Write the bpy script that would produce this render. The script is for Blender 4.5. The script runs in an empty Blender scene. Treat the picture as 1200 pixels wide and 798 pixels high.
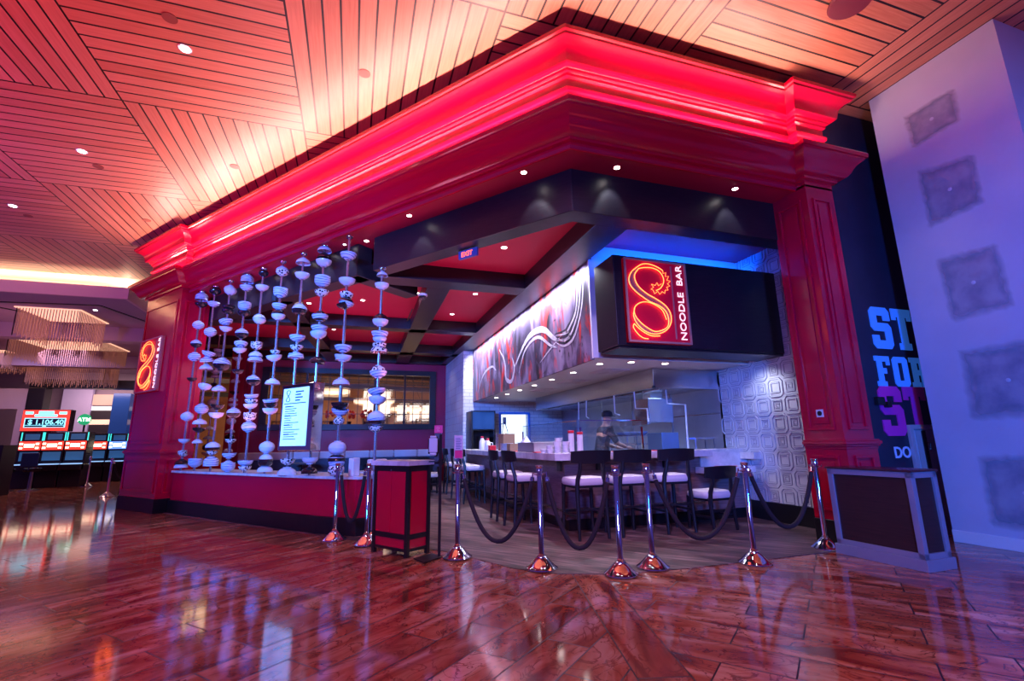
import bpy, math, random
from mathutils import Vector, Matrix
random.seed(8)
PI = math.pi
S = bpy.context.scene
COL = S.collection

# ------------------------------------------------------------------ camera
cam_d = bpy.data.cameras.new('camera'); cam = bpy.data.objects.new('camera', cam_d); COL.objects.link(cam)
cam_d.sensor_fit = 'HORIZONTAL'; cam_d.sensor_width = 36.0; cam_d.lens = 561.38 / 1200 * 36
cam_d.clip_start = 0.05; cam_d.clip_end = 200
yaw, pit, rol = 0.31766, 0.209266, -0.016553
fw = Vector((math.sin(yaw)*math.cos(pit), math.cos(yaw)*math.cos(pit), math.sin(pit)))
r0 = Vector((math.cos(yaw), -math.sin(yaw), 0)); u0 = r0.cross(fw)
rr = math.cos(rol)*r0 + math.sin(rol)*u0; uu = -math.sin(rol)*r0 + math.cos(rol)*u0
cam.matrix_world = Matrix(((rr.x, uu.x, -fw.x, 0), (rr.y, uu.y, -fw.y, 0), (rr.z, uu.z, -fw.z, 1.2), (0, 0, 0, 1)))
S.camera = cam

# ------------------------------------------------------------------ world, exposure
S.view_settings.view_transform = 'Standard'; S.view_settings.look = 'None'
S.view_settings.gamma = 1.0; S.view_settings.exposure = 0.12; S.view_settings.use_curve_mapping = False
W = bpy.data.worlds.new('world'); S.world = W; W.use_nodes = True
W.node_tree.nodes['Background'].inputs[0].default_value = (0.15, 0.08, 0.60, 1)
W.node_tree.nodes['Background'].inputs[1].default_value = 0.30
S.cycles.use_denoising = True
S.cycles.max_bounces = 6; S.cycles.diffuse_bounces = 3; S.cycles.glossy_bounces = 4
S.cycles.sample_clamp_indirect = 4.0; S.cycles.caustics_reflective = False; S.cycles.caustics_refractive = False

# ------------------------------------------------------------------ layout frame of the storefront
Cm = Vector((2.11, 4.26)); dL = Vector((-0.62506, 0.78058)); nL = Vector((0.78058, 0.62506))
def LP(s, t):                       # left facade: s metres along from the corner, t metres inward
    return Cm + dL*s + nL*t
def RP(s, t):
    return Vector((Cm.x + s, Cm.y + t))
ZC = 5.80                           # wood ceiling
ZS = 4.35                           # red soffit under the entablature
ZB = 3.815                          # underside of the black beams
ZI = 4.07                           # red coffers

# ------------------------------------------------------------------ lights
def look(o, d):
    o.rotation_euler = Vector(d).to_track_quat('-Z', 'Y').to_euler()
def area(name, loc, d, sx, sy, power, color, spread=PI):
    l = bpy.data.lights.new(name, 'AREA'); l.shape = 'RECTANGLE'; l.size = sx; l.size_y = sy
    l.energy = power; l.color = color; l.spread = spread
    o = bpy.data.objects.new(name, l); COL.objects.link(o); o.location = loc; look(o, d); return o
def strip(name, a, b, width, d, power, color, spread=PI):      # long area light from a to b facing d
    a = Vector(a); b = Vector(b); x = (b-a).normalized(); z = -Vector(d).normalized(); y = z.cross(x).normalized(); z = x.cross(y)
    o = area(name, (a+b)/2, d, (b-a).length, width, power, color, spread)
    o.rotation_euler = Matrix((x, y, z)).transposed().to_euler(); return o
def spot(name, loc, d, power, color, ang=70, blend=0.6, rad=0.05):
    l = bpy.data.lights.new(name, 'SPOT'); l.energy = power; l.color = color; l.spot_size = math.radians(ang)
    l.spot_blend = blend; l.shadow_soft_size = rad
    o = bpy.data.objects.new(name, l); COL.objects.link(o); o.location = loc; look(o, d); return o
WARM = (1.0, 0.55, 0.50)
def v3(p, z): return (p.x, p.y, z)
# cove strips on the ledge of the lower cornice
strip('ledge_light', v3(LP(0.1, -0.12), 4.80), v3(LP(8.6, -0.12), 4.80), 0.05, (-0.1, -0.1, 1), 290, WARM)
strip('ledge_light', v3(RP(0.1, -0.12), 4.80), v3(RP(3.1, -0.12), 4.80), 0.05, (0, -0.1, 1), 78, WARM)
strip('ledge_light', v3(LP(8.9, -0.25), 4.80), v3(LP(10.3, -0.25), 4.80), 0.05, (-0.1, -0.1, 1), 34, WARM)
strip('ledge_light', v3(RP(3.3, -0.25), 4.80), v3(RP(3.65, -0.25), 4.80), 0.05, (0, -0.1, 1), 7, WARM)
# coloured casino lighting
def wash(loc, target, power, color, ang=90, rad=0.3):
    spot('wash_spot', loc, Vector(target)-Vector(loc), power, color, ang, 1.0, rad)
wash((-6.0, 2.0, 3.0), (-2.0, 9.8, 2.6), 7000, (0.03, 0.22, 1.0), 42)           # blue from the casino side
wash((-7.0, 5.5, 1.6), (-4.5, 12.3, 1.25), 3500, (0.0, 0.03, 1.0), 16)          # blue patch low on the left pillar
wash((1.0, 2.0, 5.4), (3.0, 6.2, 0.9), 900, (0.62, 0.45, 1.0), 44, 0.08)        # lilac on the bar front
wash((-3.5, 0.5, 3.4), (-0.2, 7.4, 2.7), 3800, (0.03, 0.24, 1.0), 42, 0.3)          # blue on the bowls
wash((-3.0, -3.0, 3.2), (1.0, 6.0, 2.2), 2800, (0.15, 0.18, 1.0), 62, 0.4)
wash((0.5, -3.5, 2.2), (7.0, 3.2, 1.4), 4300, (0.01, 0.17, 1.0), 62, 0.4)       # blue on the drywall
wash((2.0, -2.0, 1.0), (6.6, 3.2, 5.0), 150, (0.80, 0.45, 1.0), 45, 0.5)        # lilac on its upper part
wash((-1.0, 0.0, 5.6), (-2.0, 4.0, 0.0), 260, (1.0, 0.40, 0.40), 120, 0.08)
wash((2.0, -1.0, 5.6), (2.6, 2.6, 0.0), 520, (1.0, 0.40, 0.46), 75, 0.08)
wash((-6.0, 2.5, 0.4), (-5.2, 6.0, 5.8), 900, (1.0, 0.03, 0.16), 95, 0.1)
wash((-2.2, 0.5, 0.4), (-1.8, 3.6, 5.8), 500, (1.0, 0.03, 0.12), 80, 0.1)      # red and violet up-light on the slats
wash((-10.0, 6.0, 0.5), (-8.5, 9.5, 5.8), 1700, (0.24, 0.03, 1.0), 120, 0.6)
wash((-11.0, 9.0, 3.0), (-9.0, 15.1, 5.3), 500, (1.0, 0.50, 0.42), 70, 0.4)  # added warm spot that brightens the cream fascia
wash((-9.0, 15.8, 2.0), (-9.5, 19.5, 4.9), 260, (1.0, 0.35, 0.50), 100, 0.4)  # added pink spot that lights the dropped beam's face
wash((5.0, -1.5, 0.5), (6.5, 2.0, 5.8), 130, (1.0, 0.06, 0.06), 100, 0.6)

# ------------------------------------------------------------------ mesh helpers
class MB:
    def __init__(s): s.v = []; s.f = []; s.m = []
    def add(s, vs, fs, mi=0):
        n = len(s.v); s.v += [tuple(x) for x in vs]; s.f += [tuple(i+n for i in f) for f in fs]; s.m += [mi]*len(fs)
    def box(s, x0, x1, y0, y1, z0, z1, mi=0):
        s.add([(x0,y0,z0),(x1,y0,z0),(x1,y1,z0),(x0,y1,z0),(x0,y0,z1),(x1,y0,z1),(x1,y1,z1),(x0,y1,z1)],
              [(0,3,2,1),(4,5,6,7),(0,1,5,4),(1,2,6,5),(2,3,7,6),(3,0,4,7)], mi)
    def obox(s, c, ax, ay, hx, hy, z0, z1, mi=0):       # oriented box: centre plan point, unit plan axes, half sizes
        c = Vector(c[:2]); q = [c-ax*hx-ay*hy, c+ax*hx-ay*hy, c+ax*hx+ay*hy, c-ax*hx+ay*hy]
        s.prism(q, z0, z1, mi)
    def prism(s, q, z0, z1, mi=0):
        a = sum(q[i][0]*q[(i+1)%len(q)][1]-q[(i+1)%len(q)][0]*q[i][1] for i in range(len(q)))
        if a < 0: q = list(q)[::-1]
        n = len(q)
        s.add([(p[0],p[1],z0) for p in q]+[(p[0],p[1],z1) for p in q],
              [tuple(range(n-1,-1,-1)), tuple(range(n,2*n))]+[(i,(i+1)%n,(i+1)%n+n,i+n) for i in range(n)], mi)
    def bar(s, a, b, w, h=None, mi=0, up=(0,0,1)):      # rectangular bar from a to b
        a = Vector(a); b = Vector(b); h = h or w; d = (b-a).normalized(); u = Vector(up)
        if abs(d.dot(u)) > 0.98: u = Vector((1,0,0))
        x = d.cross(u).normalized(); y = x.cross(d).normalized()
        vs = [p + x*w/2*i + y*h/2*j for p in (a,b) for i,j in ((-1,-1),(1,-1),(1,1),(-1,1))]
        s.add(vs, [(0,3,2,1),(4,5,6,7),(0,1,5,4),(1,2,6,5),(2,3,7,6),(3,0,4,7)][:], mi)
    def tube(s, pts, r, n=10, mi=0, cap=True):
        pts = [Vector(p) for p in pts]; rs = r if isinstance(r,(list,tuple)) else [r]*len(pts)
        rings = []; px = None
        for i,p in enumerate(pts):
            d = (pts[min(i+1,len(pts)-1)]-pts[max(i-1,0)]).normalized()
            if px is None: px = d.orthogonal().normalized()
            else:
                px = (px - d*px.dot(d))
                px = px.normalized() if px.length > 1e-6 else d.orthogonal().normalized()
            py = d.cross(px)
            rings.append([p + (px*math.cos(2*PI*k/n)+py*math.sin(2*PI*k/n))*rs[i] for k in range(n)])
        vs = [v for q in rings for v in q]; fs = []
        for i in range(len(pts)-1):
            for k in range(n): fs.append((i*n+k, i*n+(k+1)%n, (i+1)*n+(k+1)%n, (i+1)*n+k))
        if cap: fs += [tuple(range(n-1,-1,-1)), tuple(range((len(pts)-1)*n, len(pts)*n))]
        s.add(vs, fs, mi)
    def lathe(s, prof, c=(0,0,0), n=24, mi=0, axis=None, sx=1, sy=1):       # prof [(r,z)]
        c = Vector(c); vs = []; fs = []
        for r,z in prof:
            for k in range(n):
                a = 2*PI*k/n; vs.append(c+Vector((r*math.cos(a)*sx, r*math.sin(a)*sy, z)))
        if axis is not None:
            M = Vector((0,0,1)).rotation_difference(Vector(axis)).to_matrix()
            vs = [c + M @ (v-c) for v in vs]
        m = len(prof)
        for i in range(m-1):
            for k in range(n): fs.append((i*n+k, i*n+(k+1)%n, (i+1)*n+(k+1)%n, (i+1)*n+k))
        fs += [tuple(range(n-1,-1,-1)), tuple(range((m-1)*n, m*n))]
        s.add(vs, fs, mi)
    def quad(s, a, b, c, d, mi=0): s.add([a,b,c,d], [(0,1,2,3)], mi)
    def xf(s, M):
        s.v = [tuple(M @ Vector(v)) for v in s.v]; return s

def build(name, mb, mat, parent=None, smooth=False, bevel=0, label=None):
    me = bpy.data.meshes.new(name)
    off = parent_world(parent) if parent is not None else Vector((0,0,0))
    me.from_pydata([tuple(Vector(v)-off) for v in mb.v], [], mb.f)
    for m in (mat if isinstance(mat,(list,tuple)) else [mat]): me.materials.append(m)
    for p,i in zip(me.polygons, mb.m): p.material_index = i; p.use_smooth = smooth
    me.update()
    o = bpy.data.objects.new(name, me); COL.objects.link(o)
    if parent is not None: o.parent = parent
    if smooth:
        try: me.set_sharp_from_angle(angle=math.radians(42))
        except Exception: pass
    if bevel:
        b = o.modifiers.new('bevel','BEVEL'); b.width = bevel; b.segments = 2; b.limit_method = 'ANGLE'; b.angle_limit = math.radians(40)
    if label: o['label'] = label
    return o
def parent_world(o):
    p = Vector((0,0,0))
    while o is not None: p += o.location; o = o.parent
    return p
def thing(name, label, cat, loc=(0,0,0), group=None):
    o = bpy.data.objects.new(name, None); o.empty_display_size = 0.1; COL.objects.link(o); o.location = loc
    o['label'] = label; o['category'] = cat
    if group: o['group'] = group
    return o
def tag(o, label, cat, group=None):
    o['label'] = label; o['category'] = cat
    if group: o['group'] = group
    return o
def one(name, mb, mat, label, cat, group=None, smooth=False, bevel=0):   # a thing that is one mesh, origin at its base
    c = Vector((sum(v[0] for v in mb.v)/len(mb.v), sum(v[1] for v in mb.v)/len(mb.v), min(v[2] for v in mb.v)))
    mb.v = [tuple(Vector(v)-c) for v in mb.v]
    o = build(name, mb, mat, None, smooth, bevel); o.location = c
    return tag(o, label, cat, group)
def struct(name, mb, mat, smooth=False, bevel=0, parent=None):
    o = build(name, mb, mat, parent, smooth, bevel)
    if parent is None: o['kind'] = 'structure'
    return o
def kids(o): return [c for c in bpy.data.objects if c.parent == o]
def copy_tree(o, loc, rz=0, label=None, parent=None):
    c = o.copy(); COL.objects.link(c)
    if parent is None:
        c.location = loc; c.rotation_euler = (0,0,rz)
        if label: c['label'] = label
    else: c.parent = parent
    for k in kids(o): copy_tree(k, None, 0, None, c)
    return c

# ------------------------------------------------------------------ materials
def nm(name):
    m = bpy.data.materials.new(name); m.use_nodes = True; nt = m.node_tree; return m, nt, nt.nodes['Principled BSDF']
def mat(name, c, r=0.5, me=0.0, em=None, es=0.0, coat=0.0, tr=0.0, ior=None, alpha=None, var=0.04, vs=6.0, bump=0.0):
    m, nt, b = nm(name); N = nt.nodes; L = nt.links
    b.inputs['Roughness'].default_value = r; b.inputs['Metallic'].default_value = me
    if coat: b.inputs['Coat Weight'].default_value = coat; b.inputs['Coat Roughness'].default_value = 0.08
    if tr: b.inputs['Transmission Weight'].default_value = tr
    if ior: b.inputs['IOR'].default_value = ior
    if alpha is not None: b.inputs['Alpha'].default_value = alpha
    if em: b.inputs['Emission Color'].default_value = (*em,1); b.inputs['Emission Strength'].default_value = es
    tc = N.new('ShaderNodeTexCoord'); no = N.new('ShaderNodeTexNoise'); no.inputs['Scale'].default_value = vs; no.inputs['Detail'].default_value = 4
    mr = N.new('ShaderNodeMapRange'); mr.inputs['To Min'].default_value = 1-var; mr.inputs['To Max'].default_value = 1+var
    mx = N.new('ShaderNodeVectorMath'); mx.operation = 'SCALE'; mx.inputs[0].default_value = c
    L.new(tc.outputs['Object'], no.inputs['Vector']); L.new(no.outputs['Fac'], mr.inputs['Value']); L.new(mr.outputs[0], mx.inputs['Scale'])
    L.new(mx.outputs[0], b.inputs['Base Color'])
    if bump:
        bp = N.new('ShaderNodeBump'); bp.inputs['Strength'].default_value = bump; bp.inputs['Distance'].default_value = 0.01
        L.new(no.outputs['Fac'], bp.inputs['Height']); L.new(bp.outputs[0], b.inputs['Normal'])
    return m
def wood(name, c1, c2, r=0.4, scale=(1,1,1), rot=0.0, coat=0.0, grain=1.0):
    m, nt, b = nm(name); N = nt.nodes; L = nt.links; b.inputs['Roughness'].default_value = r
    if coat: b.inputs['Coat Weight'].default_value = coat
    tc = N.new('ShaderNodeTexCoord'); mp = N.new('ShaderNodeMapping'); mp.inputs['Scale'].default_value = scale; mp.inputs['Rotation'].default_value = (0,0,rot)
    no = N.new('ShaderNodeTexNoise'); no.inputs['Scale'].default_value = 4*grain; no.inputs['Detail'].default_value = 8; no.inputs['Roughness'].default_value = 0.65
    cr = N.new('ShaderNodeValToRGB'); cr.color_ramp.elements[0].position = 0.3; cr.color_ramp.elements[1].position = 0.72
    cr.color_ramp.elements[0].color = (*c1,1); cr.color_ramp.elements[1].color = (*c2,1)
    L.new(tc.outputs['Object'], mp.inputs[0]); L.new(mp.outputs[0], no.inputs['Vector']); L.new(no.outputs['Fac'], cr.inputs[0]); L.new(cr.outputs[0], b.inputs['Base Color'])
    bp = N.new('ShaderNodeBump'); bp.inputs['Strength'].default_value = 0.15; bp.inputs['Distance'].default_value = 0.004
    L.new(no.outputs['Fac'], bp.inputs['Height']); L.new(bp.outputs[0], b.inputs['Normal'])
    return m
class NT:                                               # terse node graph helper
    def __init__(s, nt): s.N = nt.nodes; s.L = nt.links
    def n(s, t, **k):
        o = s.N.new(t)
        for a, v in k.items(): setattr(o, a, v)
        return o
    def m(s, op, a, b=None, c=None):
        o = s.N.new('ShaderNodeMath'); o.operation = op
        for i, x in enumerate((a, b, c)):
            if x is None: continue
            if isinstance(x, (int, float)): o.inputs[i].default_value = x
            else: s.L.new(x, o.inputs[i])
        return o.outputs[0]
    def mix(s, f, a, b):
        o = s.N.new('ShaderNodeMix'); o.data_type = 'RGBA'
        for i, x in ((0, f), (6, a), (7, b)):
            if isinstance(x, (int, float)): o.inputs[i].default_value = x
            elif isinstance(x, tuple): o.inputs[i].default_value = (*x, 1)[:4]
            else: s.L.new(x, o.inputs[i])
        return o.outputs[2]
    def comb(s, x, y, z):
        o = s.N.new('ShaderNodeCombineXYZ')
        for i, v in enumerate((x, y, z)):
            if isinstance(v, (int, float)): o.inputs[i].default_value = v
            else: s.L.new(v, o.inputs[i])
        return o.outputs[0]
    def ramp(s, f, stops):
        o = s.N.new('ShaderNodeValToRGB'); e = o.color_ramp.elements
        while len(e) < len(stops): e.new(0.5)
        for i, (p, c) in enumerate(stops): e[i].position = p; e[i].color = (*c, 1)
        s.L.new(f, o.inputs[0]); return o.outputs[0]

RED = mat('red_lacquer', (0.60, 0.0015, 0.032), 0.19, coat=0.4, var=0.06, vs=1.5)
REDM = mat('red_ceiling_paint', (0.46, 0.002, 0.05), 0.55, var=0.04)
REDW = mat('red_wall_paint', (0.38, 0.004, 0.05), 0.4, var=0.05, vs=2)
BLK = wood('black_stained_wood', (0.006, 0.006, 0.012), (0.022, 0.019, 0.028), 0.36, (0.6, 0.6, 14), grain=2.5)
BLKP = mat('black_plinth', (0.010, 0.008, 0.010), 0.35)
CHROME = mat('chrome', (0.86, 0.86, 0.9), 0.07, 1.0, var=0.01)
STEEL = mat('stainless_steel', (0.50, 0.50, 0.55), 0.26, 1.0, var=0.12, vs=2.5)
STEELW = mat('brushed_steel_wall', (0.42, 0.42, 0.52), 0.55, 0.9, var=0.3, vs=1.6)
MARB = wood('white_marble', (0.42, 0.40, 0.46), (0.80, 0.78, 0.82), 0.18, (1.2, 2.0, 1.2), 0.6, grain=0.7)
WHT = mat('white_paint', (0.75, 0.75, 0.78), 0.6)
PORC = mat('white_porcelain', (0.60, 0.70, 0.90), 0.12, coat=0.5, var=0.03)
PBLK = mat('black_glazed_porcelain', (0.01, 0.01, 0.015), 0.08, coat=0.5)
VELV = mat('dark_velvet', (0.016, 0.010, 0.016), 0.85)
CUSH = mat('pale_upholstery', (0.62, 0.56, 0.62), 0.6, var=0.08, vs=5)
CHAIRW = mat('black_lacquered_chair_wood', (0.010, 0.010, 0.016), 0.30)
BULB = mat('lamp_lens', (1, 1, 1), 0.5, em=(1.0, 0.93, 0.9), es=14)
GLASS = mat('clear_glass', (0.9, 0.95, 1.0), 0.02, tr=1.0, ior=1.25, alpha=0.22)

def banded_porcelain():
    m, nt, b = nm('patterned_porcelain'); t = NT(nt); b.inputs['Roughness'].default_value = 0.1
    tc = t.n('ShaderNodeTexCoord'); vo = t.n('ShaderNodeTexVoronoi'); vo.inputs['Scale'].default_value = 26
    t.L.new(tc.outputs['Object'], vo.inputs['Vector'])
    f = t.m('GREATER_THAN', vo.outputs['Distance'], 0.42)
    t.L.new(t.mix(f, (0.012, 0.012, 0.02), (0.75, 0.72, 0.76)), b.inputs['Base Color']); return m
PPAT = banded_porcelain()
def striped_porcelain():
    m, nt, b = nm('striped_porcelain'); t = NT(nt); b.inputs['Roughness'].default_value = 0.1
    tc = t.n('ShaderNodeTexCoord'); se = t.n('ShaderNodeSeparateXYZ'); t.L.new(tc.outputs['Object'], se.inputs[0])
    f = t.m('GREATER_THAN', t.m('SINE', t.m('ADD', t.m('MULTIPLY', se.outputs[2], 210), t.m('MULTIPLY', se.outputs[0], 40))), 0.75)
    t.L.new(t.mix(f, (0.55, 0.66, 0.90), (0.08, 0.14, 0.42)), b.inputs['Base Color']); return m
PSTR = striped_porcelain()

def marble_floor():
    m, nt, b = nm('polished_plank_tile'); t = NT(nt); L = t.L
    tc = t.n('ShaderNodeTexCoord'); se = t.n('ShaderNodeSeparateXYZ'); L.new(tc.outputs['Object'], se.inputs[0]); X, Y = se.outputs[0], se.outputs[1]
    def rot(ang, ox, oy):
        c, s_ = math.cos(ang), math.sin(ang)
        u = t.m('ADD', t.m('MULTIPLY', X, c), t.m('MULTIPLY', Y, s_)); v = t.m('ADD', t.m('MULTIPLY', X, -s_), t.m('MULTIPLY', Y, c))
        return t.m('ADD', u, ox), t.m('ADD', v, oy)
    uA, vA = rot(math.radians(40.5), 50.0, 50.06); uB, vB = rot(math.radians(-51.5), 50.3, 50.0)
    dx, dy = math.cos(math.radians(-105.4)), math.sin(math.radians(-105.4))
    uC, vC = rot(math.radians(-105.4), 50.0, 0.0)                 # vC signed distance across the border band
    v0 = (-2.183*dy*1.0 + 4.025*dx)                              # v of bandR line
    rel = t.m('SUBTRACT', vC, v0)                                # >0 : right of band?
    sel_r = t.m('GREATER_THAN', rel, 0.0); sel_l = t.m('LESS_THAN', rel, -0.285)
    ny = t.m('LESS_THAN', Y, 4.14)
    def pick(a, bb, c): # left, right, band
        o = t.m('ADD', t.m('MULTIPLY', a, sel_l), t.m('MULTIPLY', bb, sel_r))
        mid = t.m('SUBTRACT', 1.0, t.m('ADD', sel_l, sel_r)); return t.m('ADD', o, t.m('MULTIPLY', c, mid))
    U = pick(uA, uB, t.m('ADD', uC, 20.0)); V = pick(vA, vB, t.m('ADD', t.m('SUBTRACT', rel, -0.285), 58.0))
    def brick(c1, c2, mo, mw):
        br = t.n('ShaderNodeTexBrick'); br.offset = 0.37; br.inputs['Scale'].default_value = 1.0
        br.inputs['Brick Width'].default_value = 0.98; br.inputs['Row Height'].default_value = 0.29
        br.inputs['Mortar Size'].default_value = mw; br.inputs['Mortar Smooth'].default_value = 0.1; br.inputs['Bias'].default_value = 0.0
        br.inputs['Color1'].default_value = (*c1, 1); br.inputs['Color2'].default_value = (*c2, 1); br.inputs['Mortar'].default_value = (*mo, 1)
        L.new(t.comb(U, V, 0.0), br.inputs['Vector']); return br
    rnd = brick((0,0,0), (1,1,1), (0.5,0.5,0.5), 0.0)
    rb = t.n('ShaderNodeRGBToBW'); L.new(rnd.outputs['Color'], rb.inputs[0]); R = rb.outputs[0]
    sw = t.comb(t.m('MULTIPLY', U, 0.9), t.m('MULTIPLY', V, 3.2), t.m('MULTIPLY', R, 37.0))
    n1 = t.n('ShaderNodeTexNoise'); n1.inputs['Scale'].default_value = 1.3; n1.inputs['Detail'].default_value = 6; n1.inputs['Distortion'].default_value = 1.2; L.new(sw, n1.inputs['Vector'])
    sw2 = t.comb(t.m('MULTIPLY', U, 1.3), t.m('MULTIPLY', V, 2.0), t.m('MULTIPLY', R, 91.0))
    n2 = t.n('ShaderNodeTexNoise'); n2.inputs['Scale'].default_value = 2.2; n2.inputs['Detail'].default_value = 5; n2.inputs['Distortion'].default_value = 2.2; L.new(sw2, n2.inputs['Vector'])
    base = t.ramp(n1.outputs['Fac'], [(0.34, (0.13, 0.028, 0.014)), (0.44, (0.36, 0.10, 0.045)), (0.54, (0.50, 0.21, 0.12)), (0.66, (0.66, 0.40, 0.31))])
    vein = t.ramp(n2.outputs['Fac'], [(0.46, (0, 0, 0)), (0.495, (1, 1, 1)), (0.50, (1,1,1)), (0.515, (0, 0, 0))])
    vb = t.n('ShaderNodeRGBToBW'); L.new(vein, vb.inputs[0])
    c = t.mix(t.m('MULTIPLY', vb.outputs[0], 0.85), base, (0.11, 0.016, 0.006))
    c = t.mix(t.m('MULTIPLY', R, 0.62), c, (0.20, 0.055, 0.035))
    mo = brick((0,0,0), (0,0,0), (1,1,1), 0.0048); mb_ = t.n('ShaderNodeRGBToBW'); L.new(mo.outputs['Color'], mb_.inputs[0])
    e1 = t.m('LESS_THAN', t.m('ABSOLUTE', rel), 0.004); e2 = t.m('LESS_THAN', t.m('ABSOLUTE', t.m('ADD', rel, 0.285)), 0.004)
    mm = t.m('MAXIMUM', mb_.outputs[0], t.m('MAXIMUM', e1, e2))
    c = t.mix(mm, c, (0.006, 0.003, 0.003))
    L.new(c, b.inputs['Base Color'])
    L.new(t.m('ADD', t.m('MULTIPLY', mm, 0.3), 0.085), b.inputs['Roughness'])
    b.inputs['IOR'].default_value = 1.62
    nb = t.n('ShaderNodeTexNoise'); nb.inputs['Scale'].default_value = 3.0; L.new(tc.outputs['Object'], nb.inputs['Vector'])
    bp = t.n('ShaderNodeBump'); bp.inputs['Strength'].default_value = 0.03; bp.inputs['Distance'].default_value = 0.01; L.new(nb.outputs['Fac'], bp.inputs['Height']); L.new(bp.outputs[0], b.inputs['Normal'])
    return m
FLOOR = marble_floor()

def plank_floor():
    m, nt, b = nm('grey_brown_plank_floor'); t = NT(nt); L = t.L
    tc = t.n('ShaderNodeTexCoord'); se = t.n('ShaderNodeSeparateXYZ'); L.new(tc.outputs['Object'], se.inputs[0]); X, Y = se.outputs[0], se.outputs[1]
    a = math.radians(-51)
    U = t.m('ADD', t.m('MULTIPLY', X, math.cos(a)), t.m('MULTIPLY', Y, math.sin(a))); V = t.m('ADD', t.m('MULTIPLY', X, -math.sin(a)), t.m('MULTIPLY', Y, math.cos(a)))
    br = t.n('ShaderNodeTexBrick'); br.offset = 0.4; br.inputs['Scale'].default_value = 1; br.inputs['Brick Width'].default_value = 1.1; br.inputs['Row Height'].default_value = 0.15
    br.inputs['Mortar Size'].default_value = 0.002; br.inputs['Color1'].default_value = (0.07, 0.036, 0.036, 1); br.inputs['Color2'].default_value = (0.16, 0.10, 0.10, 1); br.inputs['Mortar'].default_value = (0.02, 0.012, 0.012, 1)
    L.new(t.comb(t.m('ADD', U, 40), t.m('ADD', V, 40), 0), br.inputs['Vector'])
    n = t.n('ShaderNodeTexNoise'); n.inputs['Scale'].default_value = 3; n.inputs['Detail'].default_value = 8; L.new(t.comb(t.m('MULTIPLY', U, 0.8), t.m('MULTIPLY', V, 7), 0), n.inputs['Vector'])
    g = t.ramp(n.outputs['Fac'], [(0.38, (0.30, 0.27, 0.28)), (0.62, (1.8, 1.65, 1.7))])
    mx = t.n('ShaderNodeMix', data_type='RGBA', blend_type='MULTIPLY'); mx.inputs[0].default_value = 1; L.new(br.outputs['Color'], mx.inputs[6]); L.new(g, mx.inputs[7])
    L.new(mx.outputs[2], b.inputs['Base Color']); b.inputs['Roughness'].default_value = 0.42; return m
WFLOOR = plank_floor()

def plank_ceiling():
    m, nt, b = nm('slatted_wood_ceiling'); t = NT(nt); L = t.L
    tc = t.n('ShaderNodeTexCoord'); se = t.n('ShaderNodeSeparateXYZ'); L.new(tc.outputs['Object'], se.inputs[0])
    X = t.m('ADD', se.outputs[0], 0.92 + 2.27*20); Y = t.m('ADD', se.outputs[1], -4.16 + 2.82*20)
    cx = t.m('FLOOR', t.m('DIVIDE', X, 2.27)); cy = t.m('FLOOR', t.m('DIVIDE', Y, 2.82))
    par = t.m('FLOORED_MODULO', t.m('ADD', t.m('ADD', cx, cy), 1.0), 2.0)         # 0 or 1
    fx = t.m('FLOORED_MODULO', X, 2.27); fy = t.m('FLOORED_MODULO', Y, 2.82)
    U = t.m('ADD', t.m('MULTIPLY', fx, par), t.m('MULTIPLY', fy, t.m('SUBTRACT', 1.0, par)))
    pw = t.m('ADD', t.m('MULTIPLY', par, 2.27/12), t.m('MULTIPLY', t.m('SUBTRACT', 1.0, par), 2.82/15))
    q = t.m('DIVIDE', U, pw); fr = t.m('FRACT', q); idx = t.m('FLOOR', q)
    gap = t.m('MULTIPLY', t.m('SUBTRACT', 0.5, t.m('ABSOLUTE', t.m('SUBTRACT', fr, 0.5))), pw)
    ex = t.m('SUBTRACT', 1.135, t.m('ABSOLUTE', t.m('SUBTRACT', fx, 1.135))); ey = t.m('SUBTRACT', 1.41, t.m('ABSOLUTE', t.m('SUBTRACT', fy, 1.41)))
    g = t.m('LESS_THAN', t.m('MINIMUM', gap, t.m('MINIMUM', ex, ey)), 0.0115)
    wn = t.n('ShaderNodeTexWhiteNoise', noise_dimensions='3D'); L.new(t.comb(cx, cy, idx), wn.inputs['Vector'])
    lx = t.m('ADD', t.m('MULTIPLY', se.outputs[1], par), t.m('MULTIPLY', se.outputs[0], t.m('SUBTRACT', 1.0, par)))
    n = t.n('ShaderNodeTexNoise'); n.inputs['Scale'].default_value = 5; n.inputs['Detail'].default_value = 6
    L.new(t.comb(t.m('MULTIPLY', lx, 0.5), t.m('MULTIPLY', U, 9), t.m('MULTIPLY', wn.outputs['Value'], 20)), n.inputs['Vector'])
    f = t.m('ADD', t.m('MULTIPLY', n.outputs['Fac'], 0.7), t.m('MULTIPLY', wn.outputs['Value'], 0.3))
    c = t.ramp(f, [(0.3, (0.48, 0.17, 0.10)), (0.7, (0.64, 0.27, 0.17))])
    L.new(t.mix(g, c, (0.004, 0.003, 0.003)), b.inputs['Base Color']); b.inputs['Roughness'].default_value = 0.38
    return m
WCEIL = plank_ceiling()

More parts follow.
